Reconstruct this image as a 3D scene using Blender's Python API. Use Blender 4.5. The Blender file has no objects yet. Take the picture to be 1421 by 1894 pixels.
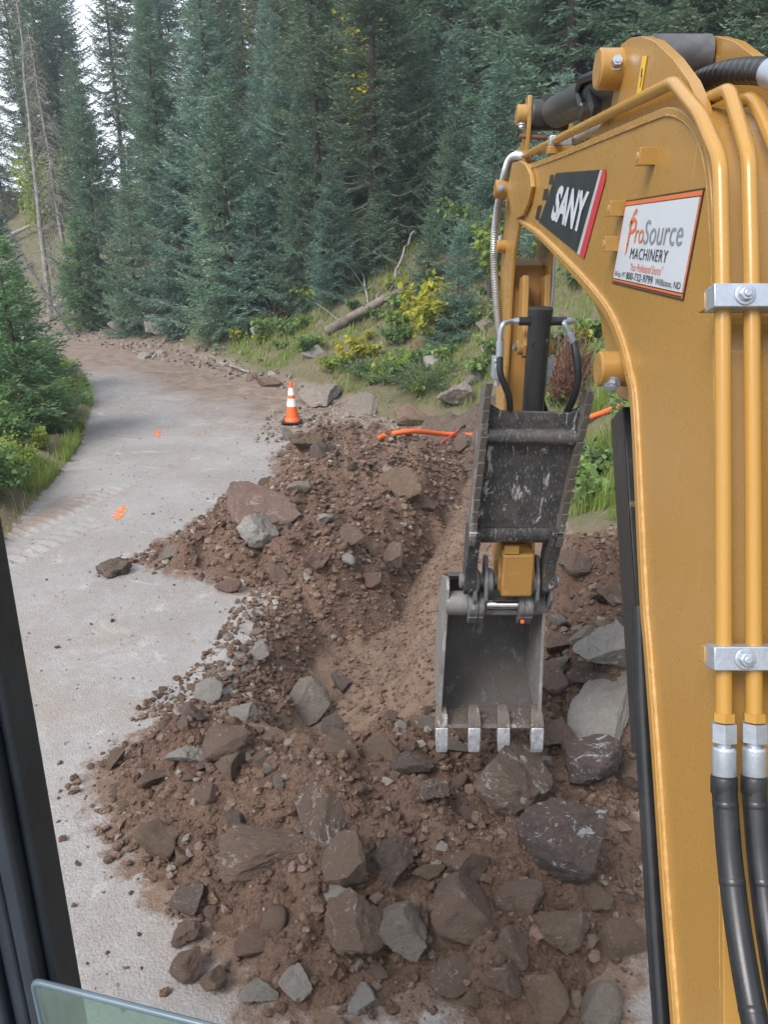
import bpy, bmesh, math, random
import numpy as np
from mathutils import Vector, Matrix, noise as mnoise

R = math.radians
scene = bpy.context.scene
COL = scene.collection
# ---------------------------------------------------------------- camera, sky, sun, exposure
CAM_H, PITCH, FPX = 3.0, R(19.0), 1423.0          # photograph is 1421 x 1894
cam_d = bpy.data.cameras.new('camera')
cam = bpy.data.objects.new('camera', cam_d); COL.objects.link(cam)
cam.location = (0, 0, CAM_H); cam.rotation_euler = (R(90) - PITCH, 0, 0)
cam_d.sensor_fit = 'VERTICAL'; cam_d.sensor_height = 36.0; cam_d.lens = 36.0 * FPX / 1894.0
cam_d.clip_start = 0.05; cam_d.clip_end = 2000
scene.camera = cam
SUN_EL, SUN_AZ = 46.0, 222.0                        # compass degrees, clockwise from +Y
w = bpy.data.worlds.new("World"); scene.world = w; w.use_nodes = True
nt = w.node_tree; nt.nodes.clear()
sky = nt.nodes.new('ShaderNodeTexSky'); sky.sky_type = 'NISHITA'; sky.sun_disc = False
sky.sun_elevation = R(SUN_EL); sky.sun_rotation = R(SUN_AZ); sky.dust_density = 5.0; sky.air_density = 1.0
bg = nt.nodes.new('ShaderNodeBackground'); bg.inputs['Strength'].default_value = 0.15
wo = nt.nodes.new('ShaderNodeOutputWorld')
tcw = nt.nodes.new('ShaderNodeTexCoord'); cn = nt.nodes.new('ShaderNodeTexNoise'); cn.inputs['Scale'].default_value = 2.6; cn.inputs['Detail'].default_value = 6; cn.inputs['Roughness'].default_value = .6
cr_ = nt.nodes.new('ShaderNodeValToRGB'); cr_.color_ramp.elements[0].position = .36; cr_.color_ramp.elements[1].position = .56
mxw = nt.nodes.new('ShaderNodeMix'); mxw.data_type = 'RGBA'; mxw.inputs[7].default_value = (5.6, 6.0, 6.6, 1)      # bright broken cloud
nt.links.new(tcw.outputs['Generated'], cn.inputs['Vector']); nt.links.new(cn.outputs['Fac'], cr_.inputs[0]); nt.links.new(cr_.outputs[0], mxw.inputs[0]); nt.links.new(sky.outputs[0], mxw.inputs[6])
nt.links.new(mxw.outputs[2], bg.inputs[0]); nt.links.new(bg.outputs[0], wo.inputs[0])
sd = bpy.data.lights.new('sun', 'SUN'); sd.energy = 2.1; sd.angle = R(32); sd.color = (1.0, 0.97, 0.93)
sun = bpy.data.objects.new('sun', sd); COL.objects.link(sun)
_a = R(SUN_AZ); _e = R(SUN_EL)
sdir = Vector((math.sin(_a) * math.cos(_e), math.cos(_a) * math.cos(_e), math.sin(_e)))
sun.rotation_euler = sdir.to_track_quat('Z', 'Y').to_euler()
scene.view_settings.view_transform = 'Standard'; scene.view_settings.look = 'None'
scene.view_settings.exposure = 0.80; scene.view_settings.gamma = 1.0
scene.render.film_transparent = False
try:
    scene.cycles.max_bounces = 6; scene.cycles.diffuse_bounces = 3; scene.cycles.glossy_bounces = 3
    scene.cycles.transparent_max_bounces = 12; scene.cycles.use_denoising = True
except Exception: pass

# ---------------------------------------------------------------- where a place in the photograph lies in the world
CP, SP = math.cos(PITCH), math.sin(PITCH)
def ray(x, y):
    u = (x - 710.5) / FPX; v = (947.0 - y) / FPX
    return Vector((u, CP + v * SP, -SP + v * CP))
EYE = Vector((0, 0, CAM_H))
def at_x(x, y, X): r = ray(x, y); return EYE + r * (X / r.x)
def at_y(x, y, Y): r = ray(x, y); return EYE + r * (Y / r.y)
def at_z(x, y, Z): r = ray(x, y); return EYE + r * ((Z - CAM_H) / r.z)

# ---------------------------------------------------------------- noise
def _hash(ix, iy, iz, seed):
    h = (ix.astype(np.int64) * 374761393 + iy.astype(np.int64) * 668265263 + iz.astype(np.int64) * 2147483647 + seed * 974634) & 0xffffffff
    h = ((h ^ (h >> 13)) * 1274126177) & 0xffffffff
    h = ((h ^ (h >> 16)) * 2246822519) & 0xffffffff
    return ((h ^ (h >> 15)) & 0xffff) / 32767.5 - 1.0
def vnoise(x, y, z=None, seed=0):
    x = np.asarray(x, float); y = np.asarray(y, float)
    z = np.zeros_like(x) if z is None else np.asarray(z, float)
    xi, yi, zi = np.floor(x), np.floor(y), np.floor(z)
    xf, yf, zf = x - xi, y - yi, z - zi
    s = lambda t: t * t * t * (t * (t * 6 - 15) + 10)
    u, v, w_ = s(xf), s(yf), s(zf)
    out = 0
    for dx in (0, 1):
        for dy in (0, 1):
            for dz in (0, 1):
                wt = (u if dx else 1 - u) * (v if dy else 1 - v) * (w_ if dz else 1 - w_)
                out = out + wt * _hash(xi + dx, yi + dy, zi + dz, seed)
    return out
def fbm(x, y, z=None, seed=0, octv=4, gain=0.5):
    t, a, f = 0, 1.0, 1.0
    for o in range(octv):
        t = t + a * vnoise(np.asarray(x) * f, np.asarray(y) * f, None if z is None else np.asarray(z) * f, seed + o * 17)
        a *= gain; f *= 2.03
    return t
def smooth(a, b, x):
    t = np.clip((np.asarray(x, float) - a) / (b - a), 0, 1); return t * t * (3 - 2 * t)

# ---------------------------------------------------------------- mesh builder
class MB:
    def __init__(s): s.v = []; s.f = []; s.m = []
    def add(s, vs, fs, m=0):
        o = len(s.v); s.v += [tuple(p) for p in vs]
        for f in fs: s.f.append(tuple(i + o for i in f)); s.m.append(m)
        return s
    def box(s, lo, hi, m=0):
        (a, b, c), (d, e, f) = lo, hi
        return s.add([(a,b,c),(d,b,c),(d,e,c),(a,e,c),(a,b,f),(d,b,f),(d,e,f),(a,e,f)],
                     [(0,3,2,1),(4,5,6,7),(0,1,5,4),(1,2,6,5),(2,3,7,6),(3,0,4,7)], m)
    def obox(s, c, ax, ay, az, m=0):
        c, ax, ay, az = map(Vector, (c, ax, ay, az))
        P = [c + ax * i + ay * j + az * k for k in (-1, 1) for i, j in ((-1,-1),(1,-1),(1,1),(-1,1))]
        return s.add(P, [(0,3,2,1),(4,5,6,7),(0,1,5,4),(1,2,6,5),(2,3,7,6),(3,0,4,7)], m)
    def prism(s, poly, d, m=0):            # poly: 3d points, d: extrusion vector
        d = Vector(d); n = len(poly); P = [Vector(p) for p in poly]
        return s.add(P + [p + d for p in P], [tuple(range(n))[::-1], tuple(range(n, 2 * n))] +
                     [(i, (i + 1) % n, n + (i + 1) % n, n + i) for i in range(n)], m)
    def tube(s, pts, r, n=14, m=0, caps=True, twist=0.0):
        pts = [Vector(p) for p in pts]; k = len(pts)
        rs = r if isinstance(r, (list, tuple)) else [r] * k
        t0 = (pts[1] - pts[0]).normalized()
        up = Vector((0, 0, 1)) if abs(t0.z) < .9 else Vector((1, 0, 0))
        u = t0.cross(up).normalized(); V = []
        for i in range(k):
            t = (pts[min(i + 1, k - 1)] - pts[max(i - 1, 0)]).normalized()
            u = (u - t * u.dot(t)).normalized(); w_ = t.cross(u)
            for j in range(n):
                a = 2 * math.pi * j / n + twist
                V.append(pts[i] + (u * math.cos(a) + w_ * math.sin(a)) * rs[i])
        F = [(i * n + j, i * n + (j + 1) % n, (i + 1) * n + (j + 1) % n, (i + 1) * n + j) for i in range(k - 1) for j in range(n)]
        if caps: F += [tuple(range(n))[::-1], tuple(range((k - 1) * n, k * n))]
        return s.add(V, F, m)
    def cyl(s, a, b, r, n=24, m=0, ch=0.0):
        a, b = Vector(a), Vector(b)
        if ch:
            d = (b - a).normalized() * ch
            return s.tube([a, a + d, b - d, b], [r - ch, r, r, r - ch], n, m)
        return s.tube([a, b], r, n, m)
    def hexnut(s, a, b, r, m=0): return s.tube([a, b], r, 6, m)
    def strip(s, pts, x0, x1, off, m=0):   # plate following a curve in a plane of constant x, off = thickness vectors
        P = [Vector(p) for p in pts]; n = len(P); V = []
        for p, o in zip(P, off):
            q = p + Vector(o)
            V += [(x0, p.y, p.z), (x1, p.y, p.z), (x1, q.y, q.z), (x0, q.y, q.z)]
        F = []
        for i in range(n - 1):
            a = i * 4; b = a + 4
            for j in range(4): F.append((a + j, a + (j + 1) % 4, b + (j + 1) % 4, b + j))
        F += [(3, 2, 1, 0), ((n-1)*4, (n-1)*4+1, (n-1)*4+2, (n-1)*4+3)]
        return s.add(V, F, m)
    def build(s, name, mats, parent=None, smooth_deg=35, bevel=0.0, seg=2):
        me = bpy.data.meshes.new(name)
        me.from_pydata(s.v, [], s.f); 
        mats = mats if isinstance(mats, (list, tuple)) else [mats]
        for m in mats: me.materials.append(m)
        me.polygons.foreach_set('material_index', s.m)
        bm = bmesh.new(); bm.from_mesh(me); bmesh.ops.recalc_face_normals(bm, faces=bm.faces); bm.to_mesh(me); bm.free()
        if smooth_deg:
            me.polygons.foreach_set('use_smooth', [True] * len(me.polygons)); me.set_sharp_from_angle(angle=R(smooth_deg))
        o = bpy.data.objects.new(name, me); COL.objects.link(o)
        if bevel:
            b = o.modifiers.new('bevel', 'BEVEL'); b.width = bevel; b.segments = seg; b.limit_method = 'ANGLE'; b.angle_limit = R(40)
        if parent is not None: attach(o, parent)
        return o
def attach(o, p):
    o.parent = p
    if p.type == 'EMPTY': o.matrix_parent_inverse = Matrix.Translation(-p.location)
def bez(pts, n=8):                          # smooth path through points (Catmull-Rom)
    P = [Vector(p) for p in pts]; P = [P[0] * 2 - P[1]] + P + [P[-1] * 2 - P[-2]]; out = []
    for i in range(1, len(P) - 2):
        a, b, c, d = P[i-1:i+3]
        for k in range(n):
            t = k / n
            out.append(.5 * ((2*b) + (c-a)*t + (2*a-5*b+4*c-d)*t*t + (3*b-a-3*c+d)*t**3))
    out.append(P[-2]); return out
def rounded(pts, r, n=5):                   # straight runs with bent corners
    P = [Vector(p) for p in pts]; out = [P[0]]
    for i in range(1, len(P) - 1):
        a, b, c = P[i-1], P[i], P[i+1]
        rr = min(r, (b-a).length * .45, (c-b).length * .45)
        p, q = b + (a-b).normalized() * rr, b + (c-b).normalized() * rr
        for k in range(n + 1):
            t = k / n; out.append(p * (1-t)**2 + b * 2*t*(1-t) + q * t*t)
    out.append(P[-1]); return out
def mesh_np(name, V, F, mats, fm=None, parent=None, smooth=False):
    me = bpy.data.meshes.new(name); V = np.asarray(V, np.float32); F = np.asarray(F, np.int32); k = F.shape[1]
    me.vertices.add(len(V)); me.vertices.foreach_set('co', V.ravel())
    me.loops.add(F.size); me.loops.foreach_set('vertex_index', F.ravel())
    me.polygons.add(len(F)); me.polygons.foreach_set('loop_start', np.arange(0, F.size, k, dtype=np.int32))
    me.polygons.foreach_set('loop_total', np.full(len(F), k, np.int32))
    for m in (mats if isinstance(mats, (list, tuple)) else [mats]): me.materials.append(m)
    if fm is not None: me.polygons.foreach_set('material_index', np.asarray(fm, np.int32))
    me.polygons.foreach_set('use_smooth', [bool(smooth)] * len(F))
    me.update(calc_edges=True); me.validate()
    o = bpy.data.objects.new(name, me); COL.objects.link(o)
    if parent is not None: attach(o, parent)
    return o
def set_attr(o, name, arr):
    a = o.data.attributes.new(name, 'FLOAT', 'POINT'); a.data.foreach_set('value', np.asarray(arr, np.float32))
def tag(o, label=None, cat=None, group=None, kind=None):
    if label: o['label'] = label
    if cat: o['category'] = cat
    if group: o['group'] = group
    if kind: o['kind'] = kind
    return o
def empty(name, loc=(0, 0, 0), label=None, cat=None, group=None):
    o = bpy.data.objects.new(name, None); COL.objects.link(o); o.location = loc; o.empty_display_size = .1
    return tag(o, label, cat, group)

# ---------------------------------------------------------------- materials
class NT:
    def __init__(s, name):
        s.mat = bpy.data.materials.new(name); s.mat.use_nodes = True; s.t = s.mat.node_tree; s.t.nodes.clear()
        s.out = s.n('ShaderNodeOutputMaterial'); s.b = s.n('ShaderNodeBsdfPrincipled'); s.l(s.b.outputs[0], s.out.inputs[0])
        s._tc = None
    def n(s, ty, **kw):
        x = s.t.nodes.new(ty)
        for k, v in kw.items(): setattr(x, k, v)
        return x
    def l(s, a, b): s.t.links.new(a, b)
    def obj(s):
        if not s._tc: s._tc = s.n('ShaderNodeTexCoord')
        return s._tc.outputs['Object']
    def world(s): 
        g = s.n('ShaderNodeNewGeometry'); return g.outputs['Position']
    def noise(s, scale, detail=4, rough=.55, vec=None, dist=0.0, off=None):
        x = s.n('ShaderNodeTexNoise'); x.inputs['Scale'].default_value = scale; x.inputs['Detail'].default_value = detail
        x.inputs['Roughness'].default_value = rough; x.inputs['Distortion'].default_value = dist
        v = vec if vec is not None else s.obj()
        if off is not None:
            a = s.n('ShaderNodeVectorMath', operation='ADD'); s.l(v, a.inputs[0]); s.setin(a.inputs[1], off); v = a.outputs[0]
        s.l(v, x.inputs['Vector']); return x.outputs['Fac']
    def voro(s, scale, feat='F1', vec=None):
        x = s.n('ShaderNodeTexVoronoi', feature=feat); x.inputs['Scale'].default_value = scale
        s.l(vec if vec is not None else s.obj(), x.inputs['Vector']); return x.outputs['Distance']
    def ramp(s, fac, stops, interp='LINEAR'):
        x = s.n('ShaderNodeValToRGB'); x.color_ramp.interpolation = interp; e = x.color_ramp.elements
        while len(e) < len(stops): e.new(.5)
        for q, (p, c) in zip(e, stops):
            q.position = p; q.color = (*c, 1) if isinstance(c, (tuple, list)) else (c, c, c, 1)
        s.l(fac, x.inputs[0]); return x.outputs[0]
    def setin(s, sock, v):
        if hasattr(v, 'is_output') or isinstance(v, bpy.types.NodeSocket): s.l(v, sock)
        elif isinstance(v, (tuple, list)) and len(v) == 3 and sock.type == 'RGBA': sock.default_value = (*v, 1)
        else: sock.default_value = v
    def mix(s, fac, a, b, mode='MIX'):
        x = s.n('ShaderNodeMix', data_type='RGBA', blend_type=mode)
        s.setin(x.inputs[0], fac); s.setin(x.inputs[6], a); s.setin(x.inputs[7], b); return x.outputs[2]
    def math(s, op, a, b=0.0, clamp=False):
        x = s.n('ShaderNodeMath', operation=op, use_clamp=clamp); s.setin(x.inputs[0], a); s.setin(x.inputs[1], b); return x.outputs[0]
    def attr(s, name): x = s.n('ShaderNodeAttribute', attribute_name=name); return x.outputs['Fac']
    def rnd(s): x = s.n('ShaderNodeObjectInfo'); return x.outputs['Random']
    def nz(s):
        g = s.n('ShaderNodeNewGeometry'); x = s.n('ShaderNodeSeparateXYZ'); s.l(g.outputs['Normal'], x.inputs[0]); return x.outputs['Z']
    def bump(s, h, strength=.3, dist=.01, prev=None):
        x = s.n('ShaderNodeBump'); x.inputs['Strength'].default_value = strength; x.inputs['Distance'].default_value = dist
        s.l(h, x.inputs['Height'])
        if prev is not None: s.l(prev, x.inputs['Normal'])
        s.l(x.outputs[0], s.b.inputs['Normal']); return x.outputs[0]
    def set(s, col=None, rough=None, metal=None, spec=None):
        if col is not None: s.setin(s.b.inputs['Base Color'], col)
        if rough is not None: s.setin(s.b.inputs['Roughness'], rough)
        if metal is not None: s.setin(s.b.inputs['Metallic'], metal)
        if spec is not None: s.setin(s.b.inputs['Specular IOR Level'], spec)
        return s.mat
def simple(name, col, rough=.5, metal=0.0, var=.12, scale=8, bump=0.0, bscale=60, spec=.5):
    m = NT(name); n = m.noise(scale)
    c = m.mix(m.ramp(n, [(.3, 0.0), (.7, 1.0)]), tuple(q * (1 - var) for q in col), tuple(min(1, q * (1 + var)) for q in col))
    if bump: m.bump(m.noise(bscale, 3), bump, .004)
    r = m.ramp(m.noise(scale * 2.3), [(.3, max(0, rough - .06)), (.7, min(1, rough + .08))])
    return m.set(c, r, metal, spec)

def soil_mat(name, base, light, dark, attr=False):
    m = NT(name); P = m.world()
    big = m.noise(1.1, 4, .6, P); mid = m.noise(7, 5, .65, P); fine = m.noise(55, 4, .7, P)
    c = m.mix(m.ramp(big, [(.35, 0.0), (.65, 1.0)]), base, light)
    c = m.mix(m.ramp(mid, [(.48, 0.0), (.72, .75)]), c, dark)
    c = m.mix(m.ramp(fine, [(.42, 0.0), (.68, .75)]), c, light)
    c = m.mix(m.ramp(m.noise(28, 4, .75, P, 0, (5., 2., 8.)), [(.50, 0.0), (.66, .8)]), c, dark)
    sp = m.voro(95, vec=P)
    c = m.mix(m.ramp(sp, [(.06, .5), (.14, 0.0)]), c, (.26, .22, .19))
    h = m.math('ADD', m.math('MULTIPLY', m.noise(34, 7, .78, P), 1.2), m.math('MULTIPLY', m.voro(60, vec=P), -.5))
    m.bump(h, 1.0, .03)
    return m.set(c, .95, 0, .15)
M = {}
M['soil'] = soil_mat('dark brown soil', (.156, .096, .069), (.234, .158, .117), (.090, .055, .041))
M['soil_tan'] = soil_mat('tan soil', (.215, .145, .098), (.300, .215, .155), (.140, .090, .062))
M['soil_grey'] = soil_mat('grey brown soil', (.120, .088, .070), (.185, .148, .120), (.080, .055, .042))

def ground_mat():
    m = NT('ground'); P = m.world()
    # gravel
    g1 = m.noise(.7, 4, .6, P); g2 = m.noise(14, 6, .78, P); g3 = m.noise(70, 4, .75, P)
    grav = m.mix(m.ramp(g1, [(.38, 0.0), (.62, 1.0)]), (.275, .258, .250), (.335, .320, .313))
    grav = m.mix(m.ramp(g2, [(.42, 0.0), (.75, .7)]), grav, (.225, .203, .190))
    grav = m.mix(m.ramp(g3, [(.50, 0.0), (.75, .75)]), grav, (.165, .152, .145))
    grav = m.mix(m.ramp(m.voro(75, vec=P), [(.10, .5), (.20, 0.0)]), grav, (.46, .445, .43))
    grav = m.mix(m.ramp(m.noise(2.3, 5, .75, P, .6, (7., 3., 1.)), [(.58, 0.0), (.66, .55)]), grav, (.43, .42, .41))
    grav = m.mix(m.ramp(m.noise(1.7, 3, .6, P, .9, (1., 9., 4.)), [(.64, 0.0), (.72, .45)]), grav, (.29, .315, .33))
    grav = m.mix(m.ramp(m.noise(1.1, 6, .72, P, .5, (3., 7., 2.)), [(.50, 0.0), (.64, .6)]), grav, (.255, .215, .182))
    # soil
    s1 = m.noise(1.3, 4, .6, P); s2 = m.noise(12, 5, .7, P)
    soil = m.mix(m.ramp(s1, [(.35, 0.0), (.65, 1.0)]), (.138, .093, .069), (.200, .142, .106))
    soil = m.mix(m.ramp(s2, [(.45, 0.0), (.75, .7)]), soil, (.115, .074, .055))
    soil = m.mix(m.ramp(m.voro(60, vec=P), [(.07, .55), (.16, 0.0)]), soil, (.30, .25, .21))
    # forest floor and bank
    b1 = m.noise(.9, 5, .65, P); b2 = m.noise(9, 5, .7, P)
    bank = m.mix(m.ramp(b1, [(.38, 0.0), (.62, 1.0)]), (.155, .125, .085), (.095, .115, .045))
    bank = m.mix(m.ramp(b2, [(.45, 0.0), (.7, .8)]), bank, (.120, .085, .060))
    bank = m.mix(m.ramp(m.noise(30, 3, .7, P), [(.5, 0.0), (.75, .6)]), bank, (.24, .21, .165))
    brown = m.mix(m.ramp(m.noise(3, 5, .7, P), [(.38, 0.0), (.62, 1.0)]), (.175, .125, .100), (.255, .205, .170))
    brown = m.mix(m.ramp(g3, [(.5, 0.0), (.75, .6)]), brown, (.14, .11, .09))
    edge = m.math('MULTIPLY', m.math('SUBTRACT', m.noise(6, 5, .75, P), .5), .9)
    def msk(a, lo=.42, hi=.58): 
        return m.ramp(m.math('ADD', m.attr(a), edge), [(lo, 0.0), (hi, 1.0)])
    c = m.mix(msk('worked', .3, .7), grav, brown)
    c = m.mix(msk('soil'), c, soil)
    c = m.mix(msk('bank'), c, bank)
    h = m.math('ADD', m.noise(45, 6, .75, P), m.math('MULTIPLY', m.voro(70, vec=P), -.5))
    h = m.math('ADD', h, m.math('MULTIPLY', m.noise(9, 4, .6, P), 1.2))
    m.bump(h, .55, .02)
    return m.set(c, .93, 0, .2)
M['ground'] = ground_mat()

def rock_mat(name, a, b, streak, dust, dust_amt=.6, streak_amt=.5, lo=.600, vs=2.1):
    m = NT(name); O = m.obj(); rv = m.rnd()
    off = m.n('ShaderNodeCombineXYZ'); 
    for i in range(3): m.l(m.math('MULTIPLY', rv, 37.0 + 11 * i), off.inputs[i])
    k = off.outputs[0]
    n1 = m.noise(1.6, 5, .65, O, .4, k); n2 = m.noise(6, 6, .7, O, .2, k); n3 = m.noise(22, 4, .7, O, 0, k)
    c = m.mix(m.ramp(n1, [(.35, 0.0), (.65, 1.0)]), a, b)
    c = m.mix(m.ramp(n3, [(.45, 0.0), (.7, .5)]), c, tuple(q * .6 for q in a))
    c = m.mix(m.ramp(n2, [(.40, 0.0), (.62, .45)]), c, tuple(min(.6, q * 1.35) for q in b))
    # dust lying on faces that look up
    up = m.math('ADD', m.nz(), m.math('MULTIPLY', m.math('SUBTRACT', n2, .5), 2.2))
    c = m.mix(m.ramp(up, [(.25, 0.0), (.70, dust_amt)]), c, dust)
    # fresh scrapes and mineral patches, thin veins
    v = m.noise(vs, 7, .78, O, 1.2, k)
    c = m.mix(m.ramp(v, [(lo, 0.0), (lo + .02, streak_amt)]), c, streak)
    ve = m.math('ABSOLUTE', m.math('SUBTRACT', m.noise(1.9, 4, .6, O, .8, k), .52))
    c = m.mix(m.math('MULTIPLY', m.ramp(ve, [(.004, streak_amt * .8), (.018, 0.0)]), m.ramp(n2, [(.54, 0.0), (.60, 1.0)])), c, streak)
    bv = m.mix(m.math('MULTIPLY', rv, .22), c, tuple(q * .75 for q in a)); 
    h = m.math('ADD', m.noise(9, 7, .75, O, .3, k), m.math('MULTIPLY', n3, .5))
    m.bump(h, .9, .07)
    return m.set(bv, .88, 0, .25)
M['rock_brown'] = rock_mat('brown rock', (.205, .146, .114), (.305, .225, .180), (.58, .54, .50), (.212, .146, .110), .8, .55)
M['rock_red'] = rock_mat('reddish rock', (.225, .140, .116), (.305, .205, .172), (.56, .50, .48), (.195, .135, .104), .5, .5)
M['rock_grey'] = rock_mat('grey rock', (.250, .220, .192), (.390, .350, .308), (.54, .51, .48), (.24, .185, .150), .5, .6)
M['rock_pale'] = rock_mat('pale grey rock', (.42, .395, .360), (.54, .515, .480), (.62, .60, .56), (.27, .22, .18), .45, .5)
M['rock_dark'] = rock_mat('dark rock', (.125, .104, .095), (.215, .172, .152), (.54, .55, .57), (.170, .120, .092), .6, .8)
M['rock_splash'] = rock_mat('dark rock splashed white', (.105, .088, .084), (.185, .145, .135), (.62, .65, .68), (.165, .118, .092), .55, .95, .575, .85)
M['rock_streak'] = rock_mat('brown rock streaked white', (.185, .135, .108), (.270, .205, .168), (.58, .55, .53), (.190, .135, .105), .75, .8, .565, 1.9)
M['rock_tan'] = rock_mat('tan rock', (.235, .165, .115), (.305, .225, .165), (.45, .40, .35), (.17, .11, .08), .4, .35)

def leaf_mat(name, cols, trans=.35, rough=.55, world_scale=.8):
    m = NT(name); P = m.world(); 
    n = m.noise(world_scale, 3, .6, P); n2 = m.noise(14, 2, .6, P)
    f = m.math('ADD', m.math('MULTIPLY', m.rnd(), .45), m.math('ADD', m.math('MULTIPLY', n, .55), m.math('MULTIPLY', m.math('SUBTRACT', n2, .5), .7)))
    f = m.math('ADD', f, m.math('MULTIPLY', m.attr('branch_tone'), .55))
    k = len(cols)
    c = m.ramp(f, [(.22 + .6 * i / max(1, k - 1), q) for i, q in enumerate(cols)])
    m.set(c, rough, 0, .3)
    t = m.n('ShaderNodeBsdfTranslucent'); m.l(c, t.inputs[0])
    mx = m.n('ShaderNodeMixShader'); mx.inputs[0].default_value = trans
    m.l(m.b.outputs[0], mx.inputs[1]); m.l(t.outputs[0], mx.inputs[2]); m.l(mx.outputs[0], m.out.inputs[0])
    return m.mat
M['spruce'] = leaf_mat('spruce needles', [(.100, .168, .112), (.145, .238, .158), (.220, .325, .220)], .4)
M['spruce_blue'] = leaf_mat('blue spruce needles', [(.108, .192, .150), (.158, .268, .210), (.235, .345, .275)], .4)
M['spruce_dark'] = leaf_mat('dark spruce needles', [(.092, .142, .090), (.125, .190, .115), (.175, .245, .150)], .4)
M['spruce_olive'] = leaf_mat('olive spruce needles', [(.095, .120, .055), (.130, .155, .065), (.165, .180, .085)], .35)
M['fir_green'] = leaf_mat('young fir needles', [(.100, .195, .085), (.140, .255, .105), (.195, .315, .125)], .45)
M['juniper'] = leaf_mat('juniper needles', [(.085, .150, .060), (.120, .195, .080), (.165, .235, .090)], .35, .6, 3)
M['leaf_green'] = leaf_mat('green leaves', [(.115, .205, .070), (.175, .285, .090), (.255, .345, .100)], .45, .5, 2.5)
M['leaf_yellow'] = leaf_mat('yellow leaves', [(.30, .34, .05), (.52, .46, .05), (.62, .44, .05)], .45, .5, 3)
M['leaf_lime'] = leaf_mat('yellow green leaves', [(.16, .25, .05), (.26, .34, .06), (.45, .42, .06)], .45, .5, 3)
M['grass'] = leaf_mat('grass', [(.170, .260, .055), (.245, .335, .075), (.340, .375, .120)], .45, .6, 1.2)
M['dry_grass'] = leaf_mat('dry grass', [(.22, .22, .09), (.30, .28, .13), (.36, .31, .17)], .4, .6, 1.2)
M['rust_needles'] = leaf_mat('dead rust needles', [(.12, .050, .035), (.17, .075, .050), (.22, .105, .075)], .2, .7, 3)
M['bark'] = simple('bark', (.085, .068, .056), .95, 0, .35, 9, .8, 40, .1)
M['bark_grey'] = simple('weathered wood', (.265, .250, .235), .9, 0, .30, 6, .6, 45, .15)
M['twig'] = simple('dead twigs', (.20, .175, .15), .95, 0, .25, 6, 0, 60, .1)
M['log'] = simple('dead log', (.165, .140, .122), .92, 0, .4, 5, .8, 30, .1)

def paint_mat(name, base, dirt, rough=.34, dirt_amt=.25, scratch=True):
    m = NT(name); P = m.world()
    n = m.noise(2.2, 5, .65, P); n2 = m.noise(38, 4, .7, P)
    c = m.mix(m.ramp(n, [(.3, 0.0), (.75, .25)]), base, tuple(q * .86 for q in base))
    d = m.math('MULTIPLY', m.ramp(m.noise(3.1, 6, .75, P, .4, (3., 1., 7.)), [(.50, 0.0), (.78, 1.0)]), m.ramp(n2, [(.35, .4), (.7, 1.0)]))
    c = m.mix(m.math('MULTIPLY', d, dirt_amt), c, dirt)
    if scratch:
        mp = m.n('ShaderNodeMapping'); mp.inputs['Rotation'].default_value = (.5, 0, 0); mp.inputs['Scale'].default_value = (1, 40, 2.2); m.l(P, mp.inputs[0])
        sc = m.noise(2.0, 3, .6, mp.outputs[0])
        c = m.mix(m.ramp(sc, [(.66, 0.0), (.74, .25)]), c, (.68, .52, .30))
    m.bump(m.noise(170, 3, .6, P), .05, .003)
    return m.set(c, m.ramp(d, [(0.0, rough), (1.0, rough + .3)]), 0, .5)
M['yellow'] = paint_mat('yellow machine paint', (.365, .198, .048), (.26, .18, .10), .27, .32)
M['yellow_dirty'] = paint_mat('soiled yellow machine paint', (.33, .175, .044), (.16, .10, .06), .42, .75)
M['yellow_shiny'] = paint_mat('glossy yellow paint', (.40, .215, .046), (.30, .20, .10), .22, .15, False)
M['weld'] = simple('weld bead', (.43, .245, .075), .38, 0, .12, 60, .6, 90)
M['black_paint'] = paint_mat('black paint', (.020, .020, .022), (.14, .12, .11), .35, .35)
def worn_mat(name, base, bare, dirt, worn=.5):
    m = NT(name); P = m.world()
    mp = m.n('ShaderNodeMapping'); mp.inputs['Scale'].default_value = (2.2, 1, .75); m.l(P, mp.inputs[0]); Q = mp.outputs[0]
    c = m.mix(m.ramp(m.noise(14, 6, .8, P), [(.42, 0.0), (.75, .6)]), base, dirt)
    wv = m.noise(8, 7, .72, Q, .5, (4., 2., 9.))
    c = m.mix(m.ramp(wv, [(.575, 0.0), (.605, worn)]), c, bare)
    c = m.mix(m.ramp(m.noise(55, 4, .7, Q, .3), [(.57, 0.0), (.68, worn * .6)]), c, bare)
    c = m.mix(m.ramp(m.noise(3.2, 6, .8, P, 0, (9., 9., 2.)), [(.50, 0.0), (.66, .75)]), c, dirt)
    m.bump(m.noise(60, 5, .7, P), .3, .006)
    return m.set(c, m.ramp(wv, [(.4, .6), (.7, .45)]), m.ramp(wv, [(.57, .1), (.61, .35)]), .4)
M['thumb'] = worn_mat('worn black steel', (.034, .036, .041), (.46, .45, .45), (.12, .10, .088), .9)
M['edge_steel'] = worn_mat('dirty steel edge', (.125, .112, .102), (.42, .40, .38), (.10, .078, .062), .55)
M['bucket_in'] = worn_mat('scoured bucket steel', (.092, .087, .085), (.25, .24, .23), (.085, .062, .048), .55)
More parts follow.
